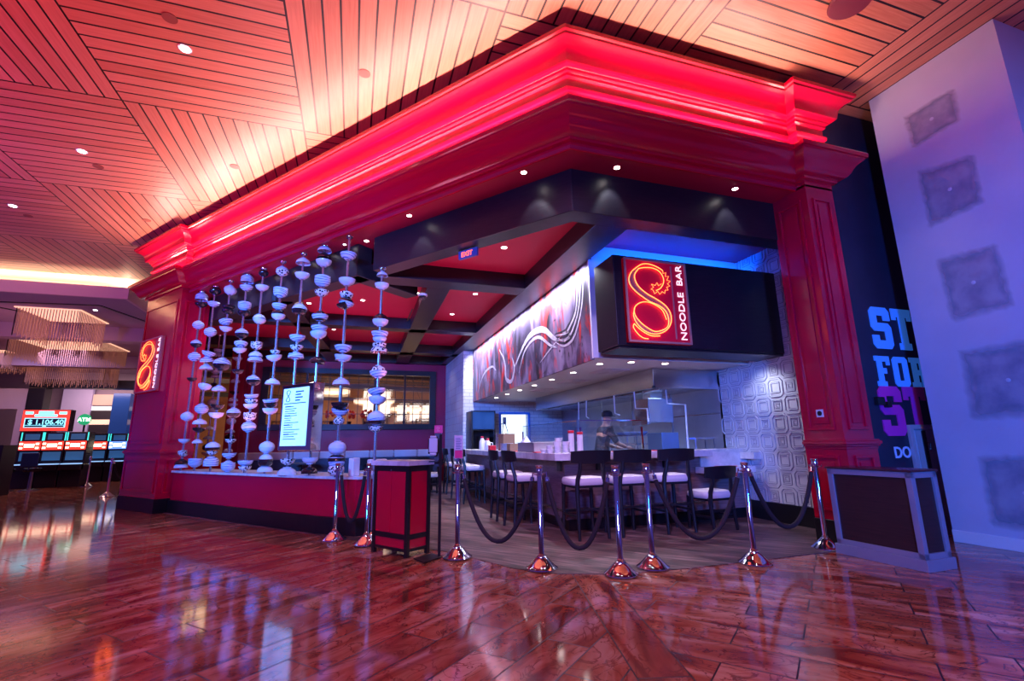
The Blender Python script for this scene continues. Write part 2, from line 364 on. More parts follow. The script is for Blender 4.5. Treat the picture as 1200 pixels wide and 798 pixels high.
def brickwall(name, c1, c2, mo, bw, bh, axis='Y', bump=0.6, mort=0.006):
    m, nt, b = nm(name); t = NT(nt); L = t.L
    tc = t.n('ShaderNodeTexCoord'); se = t.n('ShaderNodeSeparateXYZ'); L.new(tc.outputs['Object'], se.inputs[0])
    br = t.n('ShaderNodeTexBrick'); br.inputs['Scale'].default_value = 1; br.inputs['Brick Width'].default_value = bw; br.inputs['Row Height'].default_value = bh
    br.inputs['Mortar Size'].default_value = mort; br.inputs['Color1'].default_value = (*c1,1); br.inputs['Color2'].default_value = (*c2,1); br.inputs['Mortar'].default_value = (*mo,1)
    L.new(t.comb(t.m('ADD', se.outputs[0 if axis == 'X' else 1], 20), se.outputs[2], 0), br.inputs['Vector'])
    L.new(br.outputs['Color'], b.inputs['Base Color']); b.inputs['Roughness'].default_value = 0.3
    bp = t.n('ShaderNodeBump'); bp.invert = True; bp.inputs['Strength'].default_value = bump; bp.inputs['Distance'].default_value = 0.01; L.new(br.outputs['Fac'], bp.inputs['Height']); L.new(bp.outputs[0], b.inputs['Normal'])
    return m
TILE = brickwall('white_brick_tile', (0.62,0.60,0.63), (0.70,0.68,0.72), (0.36,0.34,0.40), 0.30, 0.10, 'X')
TILEY = brickwall('white_studded_tile', (0.62,0.60,0.63), (0.70,0.68,0.72), (0.45,0.30,0.38), 0.22, 0.22, 'Y')
GEO = mat('white_relief_tile', (0.66, 0.66, 0.70), 0.28, var=0.03)

def mural():
    m, nt, b = nm('painted_mural'); t = NT(nt); L = t.L
    tc = t.n('ShaderNodeTexCoord'); se = t.n('ShaderNodeSeparateXYZ'); L.new(tc.outputs['Object'], se.inputs[0]); y, z = se.outputs[1], se.outputs[2]
    def noise(sx, sz, sc, off, dist, det=5):
        n = t.n('ShaderNodeTexNoise'); n.inputs['Scale'].default_value = sc; n.inputs['Detail'].default_value = det; n.inputs['Distortion'].default_value = dist
        L.new(t.comb(t.m('MULTIPLY', y, sx), t.m('MULTIPLY', z, sz), off), n.inputs['Vector']); return n.outputs['Fac']
    a = t.ramp(noise(1.4, 0.6, 1.1, 3, 1.5), [(0.34, (0.015, 0.012, 0.022)), (0.52, (0.07, 0.05, 0.10)), (0.72, (0.30, 0.24, 0.40))])
    r = t.ramp(noise(1.6, 0.5, 1.4, 9, 1.8), [(0.53, (0, 0, 0)), (0.62, (1, 1, 1))]); rb = t.n('ShaderNodeRGBToBW'); L.new(r, rb.inputs[0])
    c = t.mix(rb.outputs[0], a, (0.50, 0.03, 0.03))
    s_ = t.ramp(noise(1.8, 0.5, 2.0, 17, 0.8), [(0.55, (0, 0, 0)), (0.62, (1, 1, 1))]); sb = t.n('ShaderNodeRGBToBW'); L.new(s_, sb.inputs[0])
    c = t.mix(t.m('MULTIPLY', sb.outputs[0], 0.6), c, (0.30, 0.22, 0.36))
    d = t.ramp(noise(1.2, 1.0, 2.4, 31, 2.5), [(0.30, (1, 1, 1)), (0.40, (0, 0, 0))]); db = t.n('ShaderNodeRGBToBW'); L.new(d, db.inputs[0])
    c = t.mix(db.outputs[0], c, (0.015, 0.012, 0.02))
    L.new(c, b.inputs['Base Color']); b.inputs['Roughness'].default_value = 0.4; return m
MURAL = mural()
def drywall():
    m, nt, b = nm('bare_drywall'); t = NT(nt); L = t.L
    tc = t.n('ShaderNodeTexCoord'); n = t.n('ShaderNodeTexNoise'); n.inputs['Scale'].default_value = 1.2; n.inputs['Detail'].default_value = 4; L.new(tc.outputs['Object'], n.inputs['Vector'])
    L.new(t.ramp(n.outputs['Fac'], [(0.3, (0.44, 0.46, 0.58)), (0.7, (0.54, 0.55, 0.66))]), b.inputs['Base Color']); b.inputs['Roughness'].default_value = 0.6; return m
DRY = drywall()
PATCH = mat('joint_compound', (0.40, 0.38, 0.46), 0.7, var=0.25, vs=4)
DARKP = mat('dark_blue_wall_paint', (0.016, 0.018, 0.040), 0.5, var=0.3, vs=4)
CREAM = mat('cream_plaster', (0.66, 0.50, 0.44), 0.6)
MAUVE = mat('mauve_plaster', (0.36, 0.26, 0.34), 0.6, var=0.08, vs=1.5)

# ================================================================== setting
mb = MB(); mb.box(-30, 12, -8, 45, -0.10, 0.0); struct('floor', mb, FLOOR)
mb = MB()                                               # plank floor of the restaurant, edge follows the facade with a rounded corner
q = [LP(10.2, 0.02)] + [LP(s, 0.02) for s in (3.2, 2.2)] + [(1.17,5.60),(1.33,5.24),(1.54,4.74),(1.86,4.42),(2.25,4.26),(2.72,4.17),(3.1,4.14)] + [(5.95,4.14),(5.95,17),(-5.2,17)]
q = [LP(10.2,0.02), LP(2.6,0.04), (1.05,5.78),(1.17,5.58),(1.33,5.22),(1.54,4.76),(1.86,4.42),(2.25,4.26),(2.72,4.17),(3.1,4.14),(5.95,4.14),(5.95,17),(-5.2,17)]
mb.prism([tuple(p)[:2] for p in q], 0.0, 0.006); struct('floor_planks', mb, WFLOOR)
# wood ceiling of the hall
mb = MB(); mb.box(-18, 12, -8, 15.25, ZC, ZC+0.2); struct('ceiling', mb, WCEIL)

# entablature
PROF = [(-0.02,ZS-0.01),(0,ZS-0.01),(0,4.425),(0.045,4.435),(0.05,4.465),(0.10,4.475),(0.135,4.50),(0.165,4.535),(0.185,4.58),(0.215,4.625),(0.255,4.66),(0.28,4.675),(0.285,4.695),(0.31,4.70),(0.315,4.745),(0.305,4.765),(0.27,4.765),(0.03,4.775),
        (0.0,4.80),(0.0,5.06),(0.02,5.07),(0.028,5.09),(0.028,5.12),(0.012,5.14),(0.0,5.15),(0.0,5.235),(0.03,5.25),(0.03,5.285),(0.055,5.295),(0.06,5.325),(0.115,5.335),(0.13,5.35),(0.137,5.39),(0.146,5.44),(0.165,5.485),(0.20,5.52),(0.25,5.543),(0.275,5.555),(0.28,5.58),(0.305,5.59),(0.31,5.635),(0.295,5.65),(-0.02,5.65)]
def sweep(path, prof, mat, name, parent=None, kind=True):
    n = len(path); offs = []
    for i in range(n):
        def nrm(a, b):
            d = (b-a).normalized(); return Vector((d.y, -d.x))
        if i == 0: m = nrm(path[0], path[1])
        elif i == n-1: m = nrm(path[-2], path[-1])
        else:
            a, b = nrm(path[i-1], path[i]), nrm(path[i], path[i+1]); m = (a+b)/(1+a.dot(b))
        offs.append(m)
    mb = MB(); k = len(prof); vs = []
    for p, m in zip(path, offs):
        for o, z in prof: q = p + m*o; vs.append((q.x, q.y, z))
    fs = [(i*k+j, (i+1)*k+j, (i+1)*k+(j+1)%k, i*k+(j+1)%k) for i in range(n-1) for j in range(k)]
    fs += [tuple(range(k)), tuple(range((n-1)*k, n*k))[::-1]]
    mb.add(vs, fs)
    o = build(name, mb, mat, parent, smooth=True)
    me = o.data
    import bmesh
    bm = bmesh.new(); bm.from_mesh(me); bmesh.ops.recalc_face_normals(bm, faces=bm.faces); bm.to_mesh(me); bm.free()
    try: me.set_sharp_from_angle(angle=math.radians(28))
    except Exception: pass
    return o
S1, S2 = 8.79, 10.45; R1, R2 = 3.22, 3.69; BO = 0.13
path = [LP(S2,0.8), LP(S2,-BO), LP(S1,-BO), LP(S1,0), Cm.copy(), RP(R1,0), RP(R1,-BO), RP(R2,-BO), RP(R2,0.10)]
o = sweep(path, PROF, RED, 'trim_1'); o['kind'] = 'structure'; o['label'] = 'glossy red moulded entablature running round the corner of the storefront'
# core behind the mouldings, and red soffit
mb = MB()
mb.prism([LP(S2,0.8), LP(S2,-0.12), LP(S1,-0.12), LP(S1,0.01), Cm+Vector((0.0048,0.01)), RP(R2,0.01), RP(R2,0.36), Cm+Vector((0.173,0.36)), LP(S1-.3,0.36), LP(S1-.3,0.8)], ZS+0.05, 5.64)
struct('wall_header', mb, REDW)
mb = MB()
mb.prism([LP(S1+.2,-0.005), Cm+Vector((-0.002,-0.005)), RP(R2+.1,-0.005), RP(R2+.1,1.2), Cm+Vector((0.577,1.2)), LP(S1+.2,1.2)], ZS, ZS+0.04)
struct('ceiling_soffit', mb, REDM)
# interior red ceiling
mb = MB(); mb.prism([Cm+Vector((.336,.70)), (6.2,4.96), (6.2,18), (-5.2,18), LP(S1+1.2,.70)], ZI, ZI+0.05); struct('ceiling_coffers', mb, REDM)

# black beams
def beam(a, b, w, z0, z1, label):       # a->b is the near/outer bottom edge, w to the left-hand side
    d = (Vector(b)-Vector(a)); L_ = d.length; d.normalize(); nrm = Vector((-d.y, d.x))
    mb = MB(); a = Vector(a); b = Vector(b); mb.prism([a, b, b+nrm*w, a+nrm*w], z0, z1)
    global nbeam; nbeam += 1
    o = struct('trim_%d' % nbeam, mb, BLK, bevel=0.006); o['label'] = label; return o
nbeam = 1
cB = Cm + Vector((0.178, 0.372)); eB = Vector((0.164, 7.28))
mb = MB()
i_ = cB + Vector((0.48,1.0))*0.27
dirL = (eB-cB).normalized(); nin = Vector((-dirL.y, dirL.x)); nin = nin if nin.dot(nL) > 0 else -nin
mb.prism([eB, cB, (5.95, cB.y), (5.95, cB.y+0.27), i_, eB+nin*0.27], ZB, ZS+0.01)
nbeam = 2; o = struct('trim_2', mb, BLK, bevel=0.006); o['label'] = 'black wooden beam bending round the storefront corner under the red soffit'
cL = Vector((-0.07, 7.57)); wL = LP(S1+.3, 0.45)
beam(wL, cL, 0.28, ZB, ZS, 'black wooden beam over the bowl curtains')
beam(cL + nL*0.02 , cL+nL*1.35, 0.28, ZB, ZI+.02, 'short black beam running inward from the bowl curtains')
beam((0.30,7.50),(2.72,7.50), 0.40, ZB, ZI+.02, 'first cross beam of the coffered ceiling')
beam((2.72,4.9),(2.72,16.2), -0.46, ZB, ZI+.02, 'long black beam beside the mural')
beam((1.08,7.9),(1.22,16.2), -0.40, ZB, ZI+.02, 'black beam carrying the dome camera')
beam((-2.6,11.05),(2.72,11.05), 0.34, ZB, ZI+.02, 'second cross beam of the coffered ceiling')
beam((-4.2,14.0),(2.95,14.0), 0.42, ZB, ZI+.02, 'third cross beam of the coffered ceiling')
beam((-4.6,15.95),(2.95,15.95), 0.30, ZB, ZI+.02, 'last cross beam against the back wall')
beam((-1.55,9.4),(-0.9,16.0), -0.36, ZB, ZI+.02, 'left lengthwise beam behind the bowl curtains')

# ---------------- right pillar
def panel(mb, P0, ax, w, z0, z1, out, t=0.022, fr=0.035, inner=0.0):
    # raised picture-frame moulding: P0 plan start, ax along, out = outward plan vector
    P0 = Vector(P0); 
    def strip_(s0, s1, za, zb):
        a = P0+ax*s0; b = P0+ax*s1; mb.prism([a, b, b+out*t, a+out*t], za, zb)
    strip_(0, w, z0, z0+fr); strip_(0, w, z1-fr, z1); strip_(0, fr, z0+fr, z1-fr); strip_(w-fr, w, z0+fr, z1-fr)
    if inner:
        t2 = t*0.5
        def s2(s0, s1, za, zb):
            a = P0+ax*s0; b = P0+ax*s1; mb.prism([a, b, b+out*t2, a+out*t2], za, zb)
        s2(inner, w-inner, z0+inner, z1-inner)
def pillar(name, label, A, ax, w, inn, d, plan_loc):
    # A = outer front corner start, ax along the front, inn inward
    t = thing(name, label, 'pillar', (plan_loc.x, plan_loc.y, 0))
    A = Vector(A); out = -inn
    mb = MB(); mb.prism([A, A+ax*w, A+ax*w+inn*d, A+inn*d], 0.20, ZS+0.02)
    mb.prism([A+out*.012-ax*.012, A+ax*(w+.012)+out*.012, A+ax*(w+.012)+inn*d, A+inn*d-ax*.012], 0.24, 1.10)
    build('shaft', mb, RED, t, bevel=0.004)
    mb = MB(); e = 0.03
    mb.prism([A+out*e-ax*e, A+ax*(w+e)+out*e, A+ax*(w+e)+inn*d, A+inn*d-ax*e], 0.0, 0.26); build('plinth', mb, BLKP, t, bevel=0.005)
    mb = MB()
    for z0, z1, e in ((1.06,1.09,0.02),(1.09,1.115,0.035),(1.115,1.15,0.052),(1.15,1.17,0.035)):
        mb.prism([A+out*e-ax*e, A+ax*(w+e)+out*e, A+ax*(w+e)+inn*d, A+inn*d-ax*e], z0, z1)
    build('rail_moulding', mb, RED, t, bevel=0.005)
    def pan(P, a_, w_, z0, z1, out_, nm_='panel_moulding'):
        mb = MB(); panel(mb, P, a_, w_, z0, z1, out_, inner=0.075 if w_ > .25 else 0.06); build(nm_, mb, RED, t, bevel=0.004)
    m_ = 0.085
    pan(A+ax*m_, ax, w-2*m_, 1.28, ZS-0.16, out); pan(A+ax*m_+out*.012, ax, w-2*m_, 0.36, 0.99, out)
    # the two reveals
    for side in (0, 1):
        P = A + ax*(w if side else 0); o_ = ax if side else -ax
        pan(P+inn*m_, inn, d-2*m_, 1.28, ZS-0.16, o_); pan(P+inn*m_+o_*.012, inn, d-2*m_, 0.36, 0.99, o_)
    return t
X_ = Vector((1,0)); Y_ = Vector((0,1))
pr_ = pillar('pillar', 'red panelled pillar at the right end of the storefront, beside the white relief tile', RP(R1,-BO), X_, R2-R1, Y_, 0.52, RP(R1,-BO))
pl_ = pillar('pillar', 'wide red panelled pillar at the left end of the storefront, carrying a neon sign', LP(S1,-BO), dL, S2-S1, nL, 0.56, LP(S1,-BO))
mb = MB(); a = Vector((5.33-0.006, 4.36)); mb.box(a.x-0.012, a.x+.004, 4.335, 4.425, 1.435, 1.525)
t = one('no_smoking_plate', mb, mat('plate_white', (0.75,0.75,0.75), 0.5), 'small white square plate with a no smoking symbol on the right red pillar', 'sign')
mb = MB(); mb.lathe([(0.030,0),(0.030,0.002),(0.023,0.002)], (5.311,4.38,1.48), 20, axis=(-1,0,0)); mb.bar((5.309,4.36,1.50),(5.309,4.40,1.46),0.005)
k = build('symbol', mb, BLKP, t); 

# ---------------- walls right of the restaurant
mb = MB(); mb.box(5.95, 6.10, 4.66, 6.75, 0.0, ZI+.2); struct('wall_right', mb, GEO)
mb = MB(); mb.box(5.925, 5.955, 4.655, 6.70, 0.0, 0.27); struct('baseboard_right', mb, BLKP, bevel=0.004)
mb = MB()                                               # raised geometric relief on the tile
def ring(mb, x, cy, cz, h, w, t, ch, mi=0):
    def octo(hh, c): return [(-hh+c,-hh),(hh-c,-hh),(hh,-hh+c),(hh,hh-c),(hh-c,hh),(-hh+c,hh),(-hh,hh-c),(-hh,-hh+c)]
    oo = octo(h, ch); ii = octo(h-w, max(ch-w*.4,0.002)); n = 8
    vs = [(x,cy+a,cz+b) for a,b in oo]+[(x-t,cy+a,cz+b) for a,b in oo]+[(x-t,cy+a,cz+b) for a,b in ii]+[(x,cy+a,cz+b) for a,b in ii]
    fs = [(i,(i+1)%n,(i+1)%n+n,i+n) for i in range(n)]+[(i+n,(i+1)%n+n,(i+1)%n+2*n,i+2*n) for i in range(n)]+[(i+2*n,(i+1)%n+2*n,(i+1)%n+3*n,i+3*n) for i in range(n)]
    mb.add(vs, fs, mi)
    if mi == 0: ring(mb, x, cy, cz, h+.007, .007, .003, ch+.003, 1); ring(mb, x, cy, cz, h-w, .006, .003, max(ch-w*.4,.002), 1)
pc = 0.262
for i in range(8):
    for j in range(15):
        cy = 4.78+i*pc; cz = 0.36+j*pc
        if cy > 6.62: continue
        if (i+j) % 2: ring(mb, 5.951, cy, cz, 0.138, 0.018, 0.015, 0.05); ring(mb, 5.951, cy, cz, 0.080, 0.014, 0.013, 0.012)
        else: ring(mb, 5.951, cy, cz, 0.078, 0.014, 0.013, 0.01); ring(mb, 5.951, cy, cz, 0.036, 0.010, 0.009, 0.004)
struct('wall_right_relief', mb, [GEO, mat('grey_relief_edge', (0.20,0.19,0.30), 0.5)])
mb = MB(); mb.box(5.80, 9.5, 4.32, 4.45, 0.0, ZC-.02); struct('wall_sign', mb, DARKP)
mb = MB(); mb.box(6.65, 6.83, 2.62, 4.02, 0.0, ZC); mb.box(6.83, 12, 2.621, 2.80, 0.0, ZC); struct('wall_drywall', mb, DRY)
mb = MB(); mb.box(6.632, 6.66, 2.60, 4.02, 0.0, 0.13); mb.box(6.66, 12, 2.60, 2.63, 0.0, 0.13); struct('baseboard_drywall', mb, mat('baseboard_white', (0.7,0.7,0.74), 0.4), bevel=0.004)
P_ = [[(3.672,5.286),(3.067,5.291),(3.08,4.836),(3.646,4.781)],[(3.645,4.501),(3.036,4.382),(3.054,3.75),(3.643,3.682)],[(3.643,3.312),(3.024,3.284),(3.003,2.518),(3.612,2.478)],[(3.607,2.169),(2.80,2.193),(2.80,1.359),(3.648,1.337)],[(3.648,0.978),(2.90,1.029),(2.95,0.167),(3.656,0.208)]]
def patchmat():
    m, nt, b = nm('troweled_patch'); t = NT(nt); L = t.L
    tc = t.n('ShaderNodeTexCoord'); n = t.n('ShaderNodeTexNoise'); n.inputs['Scale'].default_value = 5; n.inputs['Detail'].default_value = 5; L.new(tc.outputs['Object'], n.inputs['Vector'])
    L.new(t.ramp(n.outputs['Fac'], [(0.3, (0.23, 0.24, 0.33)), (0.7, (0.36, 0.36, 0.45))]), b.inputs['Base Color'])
    at = t.n('ShaderNodeAttribute'); at.attribute_name = 'edge'
    f = t.m('MULTIPLY', at.outputs['Fac'], t.m('ADD', 0.75, t.m('MULTIPLY', n.outputs['Fac'], 0.8))); f = t.m('MINIMUM', f, 1.0)
    L.new(f, b.inputs['Alpha']); b.inputs['Roughness'].default_value = 0.7; return m
PM = patchmat()
for i, q in enumerate(P_):                               # trowelled compound with feathered edges
    me = bpy.data.meshes.new('compound_patch'); G = 14; vs = []; ed = []
    for a in range(G+1):
        for b_ in range(G+1):
            u, v = a/G, b_/G
            y = (q[0][0]*(1-u)+q[1][0]*u)*(1-v)+(q[3][0]*(1-u)+q[2][0]*u)*v; z = (q[0][1]*(1-u)+q[1][1]*u)*(1-v)+(q[3][1]*(1-u)+q[2][1]*u)*v
            jit = 0.012
            vs.append((6.6485, y+random.uniform(-jit,jit), z+random.uniform(-jit,jit))); e_ = min(u,1-u,v,1-v)*G
            ed.append(min(1.0, e_/2.6)*.85)
    me.from_pydata(vs, [], [(a*(G+1)+b_, (a+1)*(G+1)+b_, (a+1)*(G+1)+b_+1, a*(G+1)+b_+1) for a in range(G) for b_ in range(G)])
    at = me.attributes.new('edge', 'FLOAT', 'POINT'); at.data.foreach_set('value', ed); me.materials.append(PM)
    o = bpy.data.objects.new('wall_drywall_patch', me); COL.objects.link(o); o['kind'] = 'structure'
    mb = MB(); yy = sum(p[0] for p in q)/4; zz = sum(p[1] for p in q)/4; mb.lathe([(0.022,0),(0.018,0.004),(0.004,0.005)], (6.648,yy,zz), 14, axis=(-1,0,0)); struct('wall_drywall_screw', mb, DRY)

# ---------------- text
def text(body, size, mat_, name, parent, M, extrude=0.01, bold=0.0, align='LEFT', sx=1.0):
    c = bpy.data.curves.new('t', 'FONT'); c.body = body; c.size = size; c.extrude = extrude; c.offset = bold; c.align_x = align; c.resolution_u = 3
    to = bpy.data.objects.new('t', c); COL.objects.link(to); bpy.context.view_layer.update()
    me = bpy.data.meshes.new_from_object(to.evaluated_get(bpy.context.evaluated_depsgraph_get()))
    bpy.data.objects.remove(to); bpy.data.curves.remove(c)
    off = parent_world(parent) if parent else Vector((0,0,0))
    me.transform(Matrix.Translation(-off) @ M @ Matrix.Diagonal((sx,1,1,1))); me.materials.clear(); me.materials.append(mat_)
    o = bpy.data.objects.new(name, me); COL.objects.link(o)
    if parent: o.parent = parent
    return o
def frame_M(origin, xdir, ydir):
    x = Vector(xdir).normalized(); y = Vector(ydir).normalized(); z = x.cross(y)
    M = Matrix((x, y, z)).transposed().to_4x4(); M.translation = Vector(origin); return M
BLUEL = mat('blue_vinyl_letters', (0.06,0.30,0.85), 0.5, em=(0.04,0.22,0.9), es=0.25)  # slight emission puts a glow into the vinyl colour
PINKL = mat('pink_vinyl_letters', (0.75,0.03,0.40), 0.5)
WHITL = mat('pale_vinyl_letters', (0.55,0.66,0.90), 0.5)
def block_letters(body, h, w, gap, org, m_, name):       # heavy slab capitals drawn as outlines of rectangles and chamfers
    G = {'S': [[(0,9),(1,10),(6,10),(7,9),(7,6.8),(4.7,6.8),(4.7,8),(2.3,8),(2.3,6.2),(6,6.2),(7,5.2),(7,1),(6,0),(1,0),(0,1),(0,3.2),(2.3,3.2),(2.3,2),(4.7,2),(4.7,4.2),(1,4.2),(0,5.2)]],
         'T': [[(0,10),(7,10),(7,7.2),(5.6,7.2),(5.6,8),(4.7,8),(4.7,1.6),(5.6,1.6),(5.6,0),(1.4,0),(1.4,1.6),(2.3,1.6),(2.3,8),(1.4,8),(1.4,7.2),(0,7.2)]],
         'F': [[(0,10),(6.8,10),(6.8,7),(5.3,7),(5.3,8.2),(3.2,8.2),(3.2,6),(4.9,6),(4.9,4.2),(3.2,4.2),(3.2,1.6),(4.2,1.6),(4.2,0),(0,0),(0,1.6),(.9,1.6),(.9,8.4),(0,8.4)]],
         'O': [[(3.5,10),(1,10),(0,9),(0,1),(1,0),(3.5,0),(3.5,2),(2.3,2),(2.3,8),(3.5,8)], [(3.5,10),(3.5,8),(4.7,8),(4.7,2),(3.5,2),(3.5,0),(6,0),(7,1),(7,9),(6,10)]],
         'R': [[(0,10),(3.2,10),(3.2,1.6),(3.9,1.6),(3.9,0),(0,0),(0,1.6),(.9,1.6),(.9,8.4),(0,8.4)], [(3.2,10),(6,10),(7,9),(7,5.6),(6.2,5),(7,4.4),(7,0),(4.8,0),(4.8,4),(3.2,4),(3.2,5.8),(4.7,5.8),(4.7,8.2),(3.2,8.2)]]}
    mb = MB(); x = 0
    for ch in body:
        for poly in G[ch]:
            P = [(org[0]+x+a*w/7, org[1]+b*h/10) for a, b in poly]; n = len(P)
            ar = sum(P[k][0]*P[(k+1)%n][1]-P[(k+1)%n][0]*P[k][1] for k in range(n))
            if ar < 0: P = P[::-1]
            mb.add([(a,4.306,b) for a,b in P]+[(a,4.322,b) for a,b in P], [tuple(range(n)), tuple(range(2*n-1,n-1,-1))]+[(k,k+n,(k+1)%n+n,(k+1)%n) for k in range(n)])
        x += w+gap
    return mb
for body, h, w, org, m_, lab in (('ST', 0.56, 0.36, (6.34,2.31), BLUEL, 'blue block capitals ST, topmost word on the dark wall'),
                                 ('FORT', 0.39, 0.27, (6.29,1.82), BLUEL, 'blue block capitals FORT, second line on the dark wall'),
                                 ('ST', 0.62, 0.40, (6.25,1.20), PINKL, 'pink block capitals ST, the large word low on the dark wall')):
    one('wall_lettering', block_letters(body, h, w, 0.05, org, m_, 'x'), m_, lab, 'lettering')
t_ = text('DO', 0.19, WHITL, 'wall_lettering', None, frame_M((6.36,4.316,0.935),(1,0,0),(0,0,1)), 0.004, 0.004); tag(t_, 'small pale capitals DO, lowest line on the dark wall', 'lettering')

# ================================================================== interior shell
mb = MB(); mb.box(2.921, 3.10, 13.6, 16.2, 0, ZI); struct('wall_back_side', mb, TILEY)
mb = MB()                                               # white brick wall with the lit pass-through window
def wall_holes(mb, x0, x1, y0, y1, z0, z1, holes):
    xs = sorted({x0,x1,*[h[0] for h in holes],*[h[1] for h in holes]}); zs = sorted({z0,z1,*[h[2] for h in holes],*[h[3] for h in holes]})
    for a,b in zip(xs,xs[1:]):
        for c,d in zip(zs,zs[1:]):
            if any(h[0]<=a and b<=h[1] and h[2]<=c and d<=h[3] for h in holes): continue
            mb.box(a,b,y0,y1,c,d)
wall_holes(mb, 2.92, 5.95, 13.4, 13.6, 0, ZI, [(4.02,4.86,1.0,2.0)])
struct('wall_kitchen', mb, TILE)
mb = MB(); wall_holes(mb, 3.97, 4.91, 13.36, 13.42, 0.95, 2.05, [(4.03,4.85,1.01,1.99)]); w_ = struct('window_1', mb, mat('blue_window_frame', (0.03,0.22,0.75), 0.4), bevel=0.004)
mb = MB(); mb.box(3.7, 5.2, 14.4, 14.5, 0.6, 2.5); struct('wall_scullery', mb, mat('glowing_scullery_wall', (0.85,0.88,0.9), 0.6, em=(0.8,0.95,1.0), es=1.2))  # wall emits by itself, in place of lamps in the scullery
mb = MB(); mb.box(4.20,4.30,13.75,13.85,1.72,1.93); mb.tube([(4.22,13.8,1.72),(4.19,13.8,1.5),(4.24,13.8,1.28),(4.30,13.8,1.2)],0.012,8); mb.tube([(4.29,13.8,1.72),(4.36,13.8,1.5),(4.33,13.8,1.3)],0.012,8); mb.box(4.05,4.12,13.7,13.9,0,1.7); mb.bar((4.09,13.8,1.68),(4.26,13.8,1.80),.015)
one('spray_faucet', mb, STEEL, 'hose faucet seen through the bright blue-framed kitchen window', 'faucet', smooth=False)
# back wall with framed interior window
mb = MB(); wall_holes(mb, -4.9, 2.95, 16.2, 16.35, 0, ZI+.05, [(-2.55,2.40,1.80,3.45),(-4.35,-3.50,0,3.8)]); struct('wall_back', mb, REDW)
mb = MB(); wall_holes(mb, -2.72, 2.57, 16.10, 16.22, 1.66, 3.58, [(-2.52,2.37,1.84,3.42)]); w2 = struct('window_2', mb, BLKP, bevel=0.006)
mb = MB()
for x in (-1.45,-0.42,0.60,1.55): mb.box(x-.03, x+.03, 16.12, 16.2, 1.84, 3.42)
for x in [-2.52+0.29*k for k in range(1,17)]: mb.box(x-.008, x+.008, 16.14, 16.17, 1.84, 3.42)
for z in (2.16, 2.62, 3.1): mb.box(-2.52, 2.37, 16.14, 16.17, z-.008, z+.008)
build('muntins', mb, BLKP, w2)
mb = MB(); mb.box(-2.52, 2.37, 16.175, 16.18, 1.84, 3.42); build('pane', mb, GLASS, w2)
mb = MB(); mb.box(-3.50, -3.12, 15.75, 16.2, 0, ZI); struct('wall_back_pilaster', mb, REDW, bevel=0.01)
mb = MB(); mb.prism([LP(S1+.6,.45), LP(S1+.6,.6), (-4.9,16.2), (-5.05,16.2)], 0, ZI); struct('wall_left', mb, REDW)

# mural bulkhead and soffit over the bar
mb = MB(); mb.box(3.24, 5.94, 6.07, 13.4, 2.36, ZI); struct('wall_bulkhead', mb, WHT)
mb = MB(); mb.box(3.20, 3.239, 6.07, 13.39, 2.34, 3.84)
mu = one('wall_mural', mb, MURAL, 'long painted mural of grey swirls and red splashes above the bar', 'mural')
GREYP = mat('pale_grey_brush_stroke', (0.46,0.42,0.52), 0.5, var=0.5, vs=9); DKP = mat('dark_brush_stroke', (0.03,0.03,0.05), 0.5)
def stroke(pts, w, m_, x=3.197):
    P = [Vector((0,a,b)) for a,b in pts]; Q = []
    for i in range(len(P)-1):                          # Catmull-Rom
        p0, p1, p2, p3 = P[max(i-1,0)], P[i], P[i+1], P[min(i+2,len(P)-1)]
        for k in range(8):
            u = k/8; Q.append(0.5*((2*p1)+(p2-p0)*u+(2*p0-5*p1+4*p2-p3)*u*u+(3*p1-p0-3*p2+p3)*u**3))
    Q.append(P[-1]); n = len(Q); mb = MB(); vs = []
    for i,p in enumerate(Q):
        d = (Q[min(i+1,n-1)]-Q[max(i-1,0)]).normalized(); nn = Vector((0,-d.z,d.y)); ww = w*(0.15+0.85*math.sin(PI*min(1,max(0,i/(n-1)))))/2
        for sg in (-1,1):
            q = p+nn*ww*sg; vs += [(x,q.y,q.z),(x+0.004,q.y,q.z)]
    fs = []
    for i in range(n-1):
        a = i*4; b = a+4
        fs += [(a,a+2,b+2,b),(a+1,b+1,b+3,a+3),(a,b,b+1,a+1),(a+2,a+3,b+3,b+2)]
    mb.add(vs, fs); build('brush_stroke', mb, m_, mu)
stroke([(12.8,2.55),(12.2,2.95),(11.4,3.05),(11.0,2.9)], 0.06, GREYP)
stroke([(10.7,3.35),(10.3,3.0),(10.2,2.6),(9.8,2.5),(9.6,2.75),(9.75,3.0)], 0.09, GREYP)
stroke([(9.6,2.75),(9.0,3.1),(8.5,3.25),(7.9,3.2),(7.45,2.95),(7.2,2.85)], 0.12, GREYP)
stroke([(9.3,2.6),(8.9,3.0),(8.2,3.12),(7.6,2.85),(7.3,2.75)], 0.06, GREYP)
for k in range(6): stroke([(6.22+.05*k,3.7),(6.32+.05*k,3.2),(6.62+.05*k,2.80+.04*k),(7.0,2.72+.05*k),(7.35,2.85+.03*k)], 0.045, GREYP if k%2==0 else DKP)
stroke([(7.05,2.95),(6.85,2.92),(6.8,2.82),(6.95,2.78),(7.08,2.86)], 0.05, GREYP)
stroke([(8.1,2.62),(7.6,2.78),(7.1,2.92)], 0.03, GREYP)
